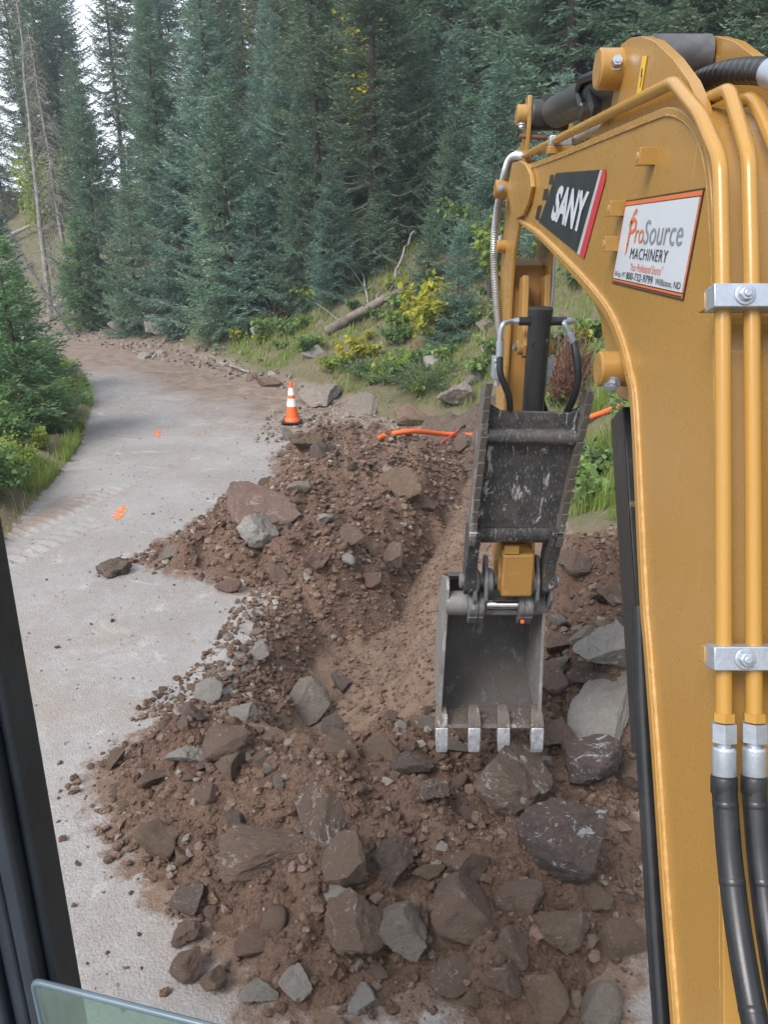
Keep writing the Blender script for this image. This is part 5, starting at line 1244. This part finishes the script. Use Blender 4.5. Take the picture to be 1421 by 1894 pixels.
def plant(me, loc, sc, rz, label, group=None, name='spruce_tree', cat='spruce tree', sxy=1.0, lean=None):
    root = empty(name, loc, label, cat, group); root.scale = (sc * sxy, sc * sxy, sc); root.rotation_euler = (lean[0], lean[1], rz) if lean else (rr.uniform(-.02, .02), rr.uniform(-.02, .02), rz)
    for n, m in (('crown', me[0]), ('trunk', me[1])):
        o = bpy.data.objects.new(n, m); COL.objects.link(o); o.parent = root
    TREES.append((loc[0], loc[1])); return root
TREES = []
def tree_at(px, py, Y, tip_y, me, H0, label, rz=0, sxy=1.0):
    """a tree whose trunk passes the given column of the photograph at distance Y, its tip at tip_y"""
    r = ray(px, py); x = r.x / r.y * Y; z = surf(x, Y); top = at_y(px, tip_y, Y).z
    return plant(me, (x, Y, z - .1), (top - z + .1) / H0, rz, label, sxy=sxy)
tree_at(432, 600, 23.5, 128, MIDT[0], 7, 'tall full spruce with a pointed tip, in front of the forest left of the centre', .3, 1.05)
tree_at(622, 560, 20.4, 282, MIDT[1], 7, 'bluish green spruce of middle height standing left of the yellow maple shrub', 1.1, 1.1)
tree_at(905, 500, 18.2, 92, MIDT[3], 7, 'bushy spruce directly behind the boom nose', 2.2, 1.0)
tree_at(845, 560, 15.6, 428, SML[2], 3.2, 'small sapling spruce between the yellow maple shrub and the arm', .5, 1.0)
tree_at(792, 500, 18.8, 395, SML[0], 3.2, 'young spruce behind the yellow maple shrub', 1.5, 1.15)
tree_at(190, 560, 30.5, 145, MIDT[2], 7, 'narrow dark green spruce right of the grey dead snag', .9, .8)
tree_at(152, 560, 30.0, 398, SML[1], 3.2, 'small bright green spruce at the foot of the grey dead snag', 2.0, 1.2)
tree_at(255, 600, 27.8, 300, MIDT[0], 7, 'drooping spruce overhanging the far bend of the road', 2.9, 1.05)
tree_at(345, 600, 26.0, 215, MIDT[1], 7, 'bluish spruce beside the pale rock outcrop', 4.0, 1.0)
tree_at(560, 560, 21.6, 160, MIDT[2], 7, 'grey green spruce hung with lichen in the middle of the bank', 5.0, .8)
tree_at(690, 560, 21.0, -320, TALL[2], 13, 'old spruce with a thick bare brown trunk above the fallen log', 1.0, 1.1)
tree_at(596, 560, 22.5, -300, TALL[4], 13, 'slim old spruce with a bare trunk left of the thick brown one', 2.0, 1.0)
tree_at(995, 300, 22.0, -350, TALL[4], 13, 'old spruce with a bare dark trunk behind the arm cylinder', 3.0, 1.0)
tree_at(700, 400, 20.6, 330, SML[0], 3.2, 'short spruce on the bank right of the bluish one', 3.3, 1.2)
tree_at(480, 560, 22.6, 360, SML[2], 3.2, 'short spruce at the road edge in front of the tall full spruce', 4.4, 1.3)
tree_at(660, 470, 20.8, 440, SML[1], 3.2, 'low bright spruce just above the fallen log', 4.9, 1.1)
tree_at(770, 300, 21.5, 60, MIDT[2], 7, 'spruce standing behind the young one and the maple shrub', .2, .95)
tree_at(830, 300, 20.0, 200, MIDT[0], 7, 'spruce with drooping tips left of the bushy one behind the boom nose', 1.9, .9)
tree_at(1080, 500, 17.5, 250, MIDT[1], 7, 'spruce hidden mostly behind the boom plate', 2.9, .9)
tree_at(520, 300, 24.0, 20, TALL[3], 13, 'blue green spruce tower in the second row', 2.5, 1.0)
tree_at(300, 300, 27.0, -30, TALL[0], 13, 'dense spruce tower left of the tall full spruce', .4, 1.1)
tree_at(395, 300, 26.0, -120, TALL[3], 13, 'broad blue green spruce rising behind the tall full spruce', 3.4, 1.2)
# left of the road, close to the cab
tree_at(38, 700, 12.4, 436, SML[1], 3.2, 'bright green young fir leaning over the left edge of the gravel road', .7, 1.28)
tree_at(-95, 700, 14.0, 330, SML[1], 3.2, 'taller young fir at the left border of the photo', 2.7, 1.2)
tree_at(8, 600, 16.5, 380, SML[2], 3.2, 'dim young fir behind the bright green one on the left', 4.2, 1.1)
# the forest behind
rg_ = random.Random(44); n = 0; tries = 0
kinds = [(0, 'dense green'), (1, 'loose green'), (2, 'dark'), (3, 'blue green'), (4, 'bare trunked dark'), (5, 'olive')]
while n < 112 and tries < 9000:
    tries += 1
    Y = 15 + 36 * rg_.random() ** .85; X = rg_.uniform(-.62, .56) * (Y + 3)
    d = float(bank_d(np.array([X]), np.array([Y]))[0])
    if d < 5.0 or d > 34: continue
    md = 1.55 + .045 * max(0, Y - 18)
    if X / Y < -.36: md = 1.75
    elif X / Y < -.22: md *= 1.1
    if any((X - a) ** 2 + (Y - b) ** 2 < md * md for a, b in TREES): continue
    i, w_ = kinds[rg_.choice([0, 1, 1, 2, 3, 4, 5, 5] if X / Y > -.3 else [5, 5, 1, 4, 2])]
    Hh = rg_.uniform(9, 16) if X / Y > -.36 else rg_.uniform(9, 15)
    if d < 6.5: Hh = rg_.uniform(6, 10)
    plant(TALL[i], (X, Y, surf(X, Y) - .15), Hh / 13, rg_.uniform(0, 6.28), '%s spruce in the thick forest covering the hillside behind' % w_, '%s spruces in the hillside forest' % w_, sxy=rg_.uniform(.75, 1.35)); n += 1
m = 0; tries = 0
while m < 46 and tries < 4000:
    tries += 1
    Y = 15 + 24 * rg_.random(); X = rg_.uniform(-.55, .5) * (Y + 2); d = float(bank_d(np.array([X]), np.array([Y]))[0])
    if d < 3.6 or d > 22: continue
    if any((X - a) ** 2 + (Y - b) ** 2 < .9 for a, b in TREES): continue
    if X / Y < -.36 and rg_.random() < .6: continue
    k = rg_.choice([0, 0, 2]); s = rg_.uniform(.7, 1.7)
    plant(SML[k], (X, Y, surf(X, Y) - .08), s, rg_.uniform(0, 6.28), 'young spruce growing in the undergrowth of the hillside forest', 'young spruces under the hillside forest', sxy=rg_.uniform(.85, 1.2)); m += 1

# dead trees: grey snag, leaning snag
def snag(H, seed, nbr, Lb, droop):
    rg = np.random.RandomState(seed); t = MB(); b = MB()
    P = [(rg.normal(0, .02), rg.normal(0, .02), H * i / 10) for i in range(11)]; t.tube(P, [.0085 * H * (1 - i / 10) ** .8 + .010 for i in range(11)], 9, 0, False)
    for i in range(nbr):
        q = rg.uniform(.10, .97); z = H * q; az = rg.uniform(0, 6.28); L = Lb * (1 - q * .75) * rg.uniform(.4, 1.2); h = Vector((math.cos(az), math.sin(az), 0))
        pts = [Vector((0, 0, z)) + h * (L * s) + Vector((rg.normal(0, .04), rg.normal(0, .04), -droop * L * s * s + .05 * s)) for s in (0, .3, .6, 1)]
        b.tube(pts, [.013, .010, .007, .004], 4, 0, False)
        for k in range(5):
            s = rg.uniform(.25, 1); p = Vector((0, 0, z)) + h * (L * s) + Vector((0, 0, -droop * L * s * s)); w_ = Vector((rg.normal(0, 1), rg.normal(0, 1), rg.normal(-.5, .6))).normalized() * rg.uniform(.08, .30)
            b.tube([p, p + w_ * .5 + Vector((0, 0, -.02)), p + w_], [.006, .005, .003], 3, 0, False)
    return t, b
def snag_at(px, py, H, seed, nbr, Lb, droop, lean, label, Y=None, dz=0):
    p = hit(px, py) if Y is None else Vector((*at_y(px, py, Y)[:2], 0)); 
    p.z = surf(p.x, p.y) - .1; t, b = snag(H, seed, nbr, Lb, droop)
    r = empty('dead_tree', p, label, 'dead tree'); r.rotation_euler = lean
    for nm, q in (('trunk', t), ('branches', b)):
        o = q.build(nm, M['bark_grey'], None, 60); o.parent = r
    TREES.append((p.x, p.y)); return r
snag_at(124, 470, 10.5, 3, 330, 1.15, .75, (0, R(-2), 0), 'grey dead spruce snag with drooping bare branches, standing left of the forest', 31.0)
snag_at(112, 472, 6.2, 4, 190, .60, .15, (R(8), R(-22), 0), 'grey dead tree leaning to the left beyond the road bend', 28.0)
snag_at(52, 300, 13, 5, 120, .9, .4, (0, R(2), 0), 'thin bare dead spruce at the far left against the sky', 33)

# ---- fallen logs and sticks
def log(a, b, r0, r1, label, seed=0, stubs=4, bend=.05, mat='log', name='fallen_log', cat='log'):
    rg = np.random.RandomState(seed); A, B = Vector(a), Vector(b); c = MB(); n = 12
    P = [A.lerp(B, i / n) + Vector(rg.normal(0, bend * .25, 3)) + Vector((0, 0, bend * math.sin(math.pi * i / n))) for i in range(n + 1)]
    c.tube(P, [(r0 + (r1 - r0) * i / n) * rg.uniform(.92, 1.08) for i in range(n + 1)], 10)
    o = c.build(name, M[mat], None, 50); tag(o, label, cat)
    for i in range(stubs):
        t = rg.uniform(.2, .95); p = A.lerp(B, t); w_ = Vector((rg.normal(0, .5), rg.normal(-.3, .4), rg.uniform(.1, 1))).normalized() * rg.uniform(.25, .9)
        s = MB(); s.tube([p, p + w_ * .5 + Vector(rg.normal(0, .05, 3)), p + w_], [.022, .015, .006], 5); s.build('branch', M['bark_grey'], o, 50)
    return o
def H3(x, y, up=.05):
    p = hit(x, y); return p + Vector((0, 0, up))
log(H3(604, 626, .10), H3(748, 552, .18), .13, .09, 'grey fallen log lying on the bank behind the yellow maple shrub', 1, 5, .02)
log(H3(712, 582, .05), H3(764, 470, .5), .035, .02, 'thin bare fallen branch rising from the grey fallen log', 2, 4, .15, 'bark_grey', 'fallen_branch', 'branch')
log(H3(690, 600, .05), H3(640, 470, 1.1), .03, .012, 'crooked grey dead stem standing above the fallen log', 3, 4, .12, 'bark_grey', 'fallen_branch', 'branch')
log(H3(905, 610, .06), H3(800, 560, .12), .08, .06, 'dark log lying on the bank behind the arm', 13, 3, .02)
log(H3(90, 582, .12), H3(158, 550, .25), .16, .12, 'pale fallen log on the slope beyond the road bend', 4, 2, .03, 'bark_grey')
log(H3(92, 560, .1), H3(132, 528, .3), .13, .09, 'darker fallen log just above the pale one beyond the bend', 5, 2, .03)
log(H3(20, 445, .2), H3(62, 425, .2), .11, .08, 'fallen trunk low on the slope at the far left', 6, 2, .03, 'bark_grey')
log(H3(300, 640, .06), H3(352, 590, .2), .04, .02, 'bleached stick leaning on the pale outcrop', 7, 2, .03, 'bark_grey', 'fallen_branch', 'branch')
log(H3(312, 628, .06), H3(362, 582, .2), .035, .02, 'second bleached stick lying on the pale outcrop', 8, 2, .03, 'bark_grey', 'fallen_branch', 'branch')
log(H3(405, 676, .05), H3(462, 694, .05), .035, .025, 'pale stick lying at the foot of the bank left of the cone', 9, 1, .02, 'bark_grey', 'fallen_branch', 'branch')
log(H3(890, 700, .02), H3(896, 622, .05), .016, .012, 'thin upright dead stick in the bank beside the armoured hose', 10, 0, .02, 'bark_grey', 'fallen_branch', 'branch')

# ================================================================ SHRUBS, GRASS
def leafy(Rx, Rz, n, seed, leaf=.07, stems=10):
    rg = np.random.RandomState(seed); st = MB(); C = []; D = []
    for s in range(stems):
        a = rg.uniform(0, 6.28); q = rg.uniform(.3, 1); tip = Vector((math.cos(a) * Rx * q, math.sin(a) * Rx * q, Rz * rg.uniform(.55, 1.05)))
        pts = [Vector((0, 0, 0)), tip * .5 + Vector((0, 0, .12 * Rz)), tip]; P = bez(pts, 5); st.tube(P, [.010 * (1 - i / len(P)) + .003 for i in range(len(P))], 4, 0, False)
        for k in range(n // stems):
            t = rg.uniform(.25, 1.05) ** .7; p = P[min(len(P) - 1, int(t * (len(P) - 1)))]; off = rg.normal(0, 1, 3) * np.array([.16, .16, .12]) * Rx
            C.append(np.array(p) + off); d = off / (np.linalg.norm(off) + 1e-6) + rg.normal(0, .5, 3); d[2] -= .35; D.append(d)
    C, D = np.array(C), np.array(D); C[:, 2] = np.maximum(C[:, 2], .03); N = rg.normal(0, .5, C.shape) + np.array([0, 0, 1.]); L = rg.uniform(.6, 1.3, len(C)) * leaf
    V, F = diamonds(C, D, N, L, L * .66); return V, F, st
def shrub(loc, g, leaf, label, name='shrub', cat='shrub', group=None, sc=1.0, rz=0):
    V, F, st = g; r = empty(name, loc, label, cat, group); r.scale = (sc,) * 3; r.rotation_euler.z = rz
    c = mesh_np('foliage', V, F, M[leaf]); c.parent = r
    s = st.build('stem', M['twig'], None, 60); s.parent = r; return r
LB = [leafy(.55, .75, 1500, 60 + i, .085, 14) for i in range(3)]
def sh_at(px, py, g, leaf, label, name='shrub', cat='shrub', sc=1.0, rz=0):
    p = hit(px, py)
    if p is None: return
    return shrub(p - Vector((0, 0, .05)), g, leaf, label, name, cat, None, sc, rz)
sh_at(795, 655, leafy(.75, 1.55, 850, 71, .16, 16), 'leaf_yellow', 'bright yellow maple shrub on the bank above the juniper', 'maple_shrub', 'shrub', sc=1.0)
sh_at(735, 700, leafy(.32, .55, 190, 72, .14, 7), 'leaf_lime', 'small yellow green maple seedling in front of the juniper', 'maple_shrub', 'shrub')
sh_at(640, 690, leafy(.30, .75, 260, 73, .08, 8), 'leaf_yellow', 'small yellow leaved shrub left of the juniper', 'shrub', 'shrub')
sh_at(665, 668, leafy(.35, .55, 120, 74, .15, 7), 'leaf_yellow', 'low maple sprout with golden leaves left of the bright yellow shrub', 'maple_shrub', 'shrub')
sh_at(905, 560, leafy(.5, 1.6, 500, 75, .13, 10), 'leaf_lime', 'yellow green broadleaf sapling beside the armoured hose', 'shrub', 'shrub')
sh_at(860, 480, leafy(.6, 1.4, 500, 76, .13, 10), 'leaf_green', 'green broadleaf shrub among the young spruces', 'shrub', 'shrub')
def junip(seed, Rr, Hh):
    rg = np.random.RandomState(seed); C = []; D = []; st = MB()
    for s in range(75):
        a = rg.uniform(0, 6.28); el = rg.uniform(.12, 1.0); L = Rr * rg.uniform(.55, 1.05); d = np.array([math.cos(a) * math.cos(el), math.sin(a) * math.cos(el), math.sin(el) * Hh / Rr]); P0 = np.array([rg.normal(0, .12), rg.normal(0, .12), .02])
        st.tube([tuple(P0), tuple(P0 + d * L * .5), tuple(P0 + d * L * .9)], [.008, .006, .003], 3, 0, False)
        for i in range(46):
            t = rg.uniform(.2, 1); sd = np.cross(d, rg.normal(0, 1, 3)); sd /= np.linalg.norm(sd); p = P0 + d * L * t + sd * rg.uniform(0, .16) * (1.1 - t) + rg.normal(0, .012, 3)
            C.append(p); D.append(d * .8 + sd * .6 + rg.normal(0, .2, 3))
    C, D = np.array(C), np.array(D); n = len(C); V, F = diamonds(C, D, rg.normal(0, 1, C.shape), rg.uniform(.06, .12, n), rg.uniform(.016, .028, n)); return V, F, st
sh_at(785, 712, junip(81, 1.25, .75), 'juniper', 'spreading green juniper bush below the yellow maple shrub', 'juniper_bush', 'juniper', sc=1.0)
sh_at(690, 690, junip(82, .75, .45), 'juniper', 'low juniper mat left of the spreading juniper', 'juniper_bush', 'juniper')
sh_at(1045, 735, junip(83, .55, 1.6), 'rust_needles', 'dead rust red young conifer right of the thumb cylinder', 'dead_shrub', 'dead shrub')
sh_at(540, 590, junip(84, .5, .3), 'rust_needles', 'rust red dead branch heap under the middle spruces', 'dead_shrub', 'dead shrub', sc=1.2)
LT = leafy(1.3, 5.2, 1500, 95, .17, 16)
for (x, Y_, lf, lb) in ((690, 27.0, 'leaf_yellow', 'golden broadleaf tree glimpsed between the trunks above the fallen log'), (800, 29.0, 'leaf_lime', 'yellow green broadleaf tree glimpsed high between the spruces'), (1010, 27.0, 'leaf_lime', 'yellow green broadleaf tree behind the rod end of the arm cylinder'), (70, 38.0, 'leaf_lime', 'pale green broadleaf tree behind the dead snags at the left')):
    q = at_y(x, 300, Y_); shrub((q.x, Y_, surf(q.x, Y_) + .1), LT, lf, lb, 'broadleaf_tree', 'broadleaf tree', None, 1.1, x * .1)
# leafy verge on the left of the road
VERGE = [(0, 770, 0, 'leaf_green', 1.1), (45, 790, 1, 'leaf_green', .85), (85, 765, 2, 'leaf_green', .75), (15, 830, 0, 'leaf_green', .8), (70, 830, 1, 'leaf_lime', .45), (120, 760, 0, 'leaf_green', .5), (25, 865, 2, 'leaf_lime', .55), (0, 890, 0, 'leaf_lime', .65), (45, 880, 1, 'leaf_lime', .40), (100, 800, 2, 'leaf_green', .42), (-40, 840, 1, 'leaf_green', 1.0), (-20, 930, 2, 'leaf_green', .9), (20, 720, 2, 'leaf_green', 1.4), (100, 705, 1, 'leaf_green', .8), (-60, 760, 1, 'leaf_green', 1.6)]
VN = ['broad dark green bush under the fir at the left edge', 'rounded green bush left of the road below the fir', 'green bush at the verge beneath the fir branches', 'green bush with large leaves nearer the cab, left verge', 'yellow green plant at the road side of the left verge', 'small green plant at the upper end of the left verge', 'yellowing leafy plant low on the left verge', 'yellowing leafy plant at the left border of the photo', 'small yellowing plant next to the road, left verge', 'little green plant at the edge of the gravel, left verge', 'big green bush cut by the left border', 'green bush beside the cab pillar', 'tall green bush behind the bright fir', 'green bush on the far side of the bright fir', 'large green bush left of the frame edge']
for (x, y, k, lf, s), lb in zip(VERGE, VN): sh_at(x, y, LB[k], lf, lb, sc=s, rz=x * .1)
# small plants scattered over the bank
PL = [leafy(.28, .32, 220, 90 + i, .075, 8) for i in range(3)]
rg_ = random.Random(9)
def low_plants(n, P, leafs, label, group, s0, s1):
    P = np.array(P, float); lo, hi = P.min(0), P.max(0); k = 0; cache = {}
    while k < n:
        x, y = rg_.uniform(lo[0], hi[0]), rg_.uniform(lo[1], hi[1])
        if not inside(np.array([x]), np.array([y]), P)[0]: continue
        i = rg_.randint(0, 2); lf = rg_.choice(leafs); key = (i, lf)
        if key not in cache:
            r = shrub((x, y, surf(x, y) - .03), PL[i], lf, label, 'plant', 'plant', group); cache[key] = [c for c in r.children]
            r.scale = (rg_.uniform(s0, s1),) * 3
        else:
            r = empty('plant', (x, y, surf(x, y) - .03), label, 'plant', group); r.scale = (rg_.uniform(s0, s1),) * 3; r.rotation_euler.z = rg_.uniform(0, 6.28)
            for c in cache[key]: d = c.copy(); COL.objects.link(d); d.parent = r
        k += 1
low_plants(110, [(1.9, 8), (2.6, 7), (4.2, 9), (4.6, 14), (3.0, 18), (-1, 20.5), (-4.5, 24), (-8, 29), (-10, 33), (-11, 30.5), (-6, 25), (-2.8, 19.8), (-.6, 16.3), (.2, 14.6), (1.6, 13)], ['leaf_green', 'leaf_green', 'leaf_lime', 'juniper'], 'low leafy plant of the undergrowth on the grassy bank', 'low plants on the bank', .7, 1.7)
def grass(name, label, n, P, h, mat, seed, w=.008, dens=None, lean=.45):
    rg = np.random.RandomState(seed); P = np.array(P, float); lo, hi = P.min(0), P.max(0)
    x = rg.uniform(lo[0], hi[0], n * 5); y = rg.uniform(lo[1], hi[1], n * 5); k = inside(x, y, P) & (vnoise(x * 1.1, y * 1.1, seed=seed) + .55 * vnoise(x * 4, y * 4, seed=seed + 1) > -.15 + .3 * rg.rand(len(x)))
    if dens is not None: k &= rg.rand(len(x)) < dens(x, y)
    x, y = x[k][:n], y[k][:n]; n = len(x); z = full_h(x, y) - .02
    H = h[0] + (h[1] - h[0]) * rg.rand(n) ** 1.5; a = rg.uniform(0, 6.28, n); l = lean * rg.uniform(.3, 1.4, n) * H
    W = w * rg.uniform(.6, 1.4, n) * np.maximum(1, y / 9.0); s = np.stack([-np.sin(a), np.cos(a), 0 * a], 1) * (W / 2)[:, None]; d = np.stack([np.cos(a), np.sin(a), 0 * a], 1)
    B = np.stack([x, y, z], 1); up_ = np.array([0, 0, 1.])
    p1 = B + d * (l * .3)[:, None] + up_ * (H * .6)[:, None]; p2 = B + d * l[:, None] + up_ * (H * .95)[:, None]
    V = np.stack([B - s, B + s, p1 + s * .8, p1 - s * .8, p2 + s * .15, p2 - s * .15], 1).reshape(-1, 3); i = np.arange(n)[:, None] * 6
    F = np.concatenate([i + np.array([[0, 1, 2, 3]]), i + np.array([[3, 2, 4, 5]])], 0)
    return tag(mesh_np(name, V, F, M[mat]), label, None, None, 'stuff')
BANK = [(1.75, 8.6), (2.2, 6.6), (3.2, 6.0), (5, 9), (6, 16), (3.5, 20), (-1, 22), (-5, 26.5), (-9, 31), (-12, 36), (-13, 33), (-7, 26.2), (-3.4, 20), (-1, 16.6), (-.1, 14.8), (1.3, 13.2), (2.4, 12.6), (2.3, 10.5)]
grass('grass', 'green grass growing on the bank beside the trench', 30000, BANK, (.06, .30), 'grass', 1, .011)
grass('grass', 'dry straw coloured grass mixed over the bank', 7000, BANK, (.08, .34), 'dry_grass', 2, .009)
grass('grass', 'tall fresh grass on the bank right of the thumb', 7000, [(1.9, 7.6), (2.1, 6.6), (3.0, 6.2), (3.6, 8), (3.9, 11), (2.7, 11), (2.2, 9)], (.10, .42), 'grass', 3, .009)
grass('grass', 'green grass on the bank to the right of the rock heap', 9000, [(2.6, 2), (6, 2), (7, 12), (4.5, 10), (3.2, 7)], (.08, .30), 'grass', 6, .009)
VG = [(-3.95, 6.4), (-4.1, 8.0), (-4.28, 9.0), (-4.5, 10.2), (-4.9, 12.1), (-5.85, 15.3), (-7.6, 19.5), (-9, 19.5), (-7.6, 14), (-6.2, 9), (-5.6, 6.4)]
grass('grass', 'green grass along the left verge of the gravel road', 52000, VG, (.06, .30), 'grass', 4, .008)
grass('grass', 'dry grass along the left verge of the gravel road', 2200, VG, (.08, .34), 'dry_grass', 5, .008)
# ================================================================ CONE, CONDUIT, CABLE
p = hit(541, 783); cz = p.z + .005
cone = empty('traffic_cone', (p.x, p.y, cz), 'orange traffic cone with two white bands and a dark base beside the spoil heap', 'traffic cone')
hc_ = .67
c = MB(); c.box((p.x - .18, p.y - .17, cz), (p.x + .16, p.y + .18, cz + .035)); c.build('base', M['black_flat'], cone, 30, .015)
def cr(z): return .125 - (.125 - .032) * z / hc_
def band(nm, z0, z1, m, ex_=0.0):
    c = MB(); c.tube([(p.x, p.y, cz + .03 + z0), (p.x, p.y, cz + .03 + z1)], [cr(z0) + ex_, cr(z1) + ex_], 28, 0); return c.build(nm, m, cone, 50)
band('body', 0, hc_, M['orange']); band('white_band', .27, .41, M['cone_white'], .003); band('white_band', .47, .60, M['cone_white'], .003)
c = MB(); c.tube([(p.x, p.y, cz + .03), (p.x, p.y, cz + .06), (p.x, p.y, cz + .10)], [.145, .140, .118], 28); c.build('foot_ring', M['orange'], cone, 50)
c = MB(); c.tube([(p.x, p.y, cz + hc_ + .025), (p.x, p.y, cz + hc_ + .06)], [.034, .028], 20); c.build('tip', M['orange'], cone, 50)
# conduit: out of the heap, over the earth, across behind the arm and up the bank
def lift(px, py, h): q = hit(px, py); return Vector((q.x, q.y, q.z + h)) if q else None
YC = 11.8
pts = [lift(690, 828, -.03), lift(706, 816, .03), lift(760, 806, .05), at_y(825, 803, 11.7), at_y(890, 804, 11.9), at_y(980, 800, 12.2), lift(1060, 788, .05), lift(1105, 774, .05), lift(1160, 752, .05), lift(1230, 715, .05)]
c = MB(); c.tube(bez(pts, 8), .037, 16); tag(c.build('conduit_pipe', M['orange_pipe'], None, 60), 'thick orange plastic conduit coming out of the spoil heap and crossing behind the arm', 'conduit')
pts = [at_y(815, 820, 11.3), at_y(835, 806, 11.6), at_y(860, 787, 12.0), at_y(890, 765, 12.4), at_y(930, 740, 13)]
P = bez(pts, 8); k = 14
c = MB(); c.tube(P[:k], .016, 10, 1); c.tube(P[k-1:], .014, 10, 0)
tag(c.build('cable', [M['rubber'], simple('red cable', (.45, .06, .06), .5)], None, 60), 'thin black and red cable crossing under the orange conduit', 'cable')
# ================================================================ HAZE
hz = MB(); hz.box((-180, -70, -20), (180, 200, 32)); hz.f = [f[::-1] for f in hz.f]
hm = bpy.data.materials.new('haze'); hm.use_nodes = True; t_ = hm.node_tree; t_.nodes.clear()
ho = t_.nodes.new('ShaderNodeOutputMaterial'); hv = t_.nodes.new('ShaderNodeVolumePrincipled'); hv.inputs['Density'].default_value = .0019; hv.inputs['Color'].default_value = (.80, .92, 1, 1); hv.inputs['Anisotropy'].default_value = .2
t_.links.new(hv.outputs[0], ho.inputs['Volume'])
tag(hz.build('haze', hm, None, 0), 'thin bluish haze in the air between the cab and the forest', None, None, 'stuff')
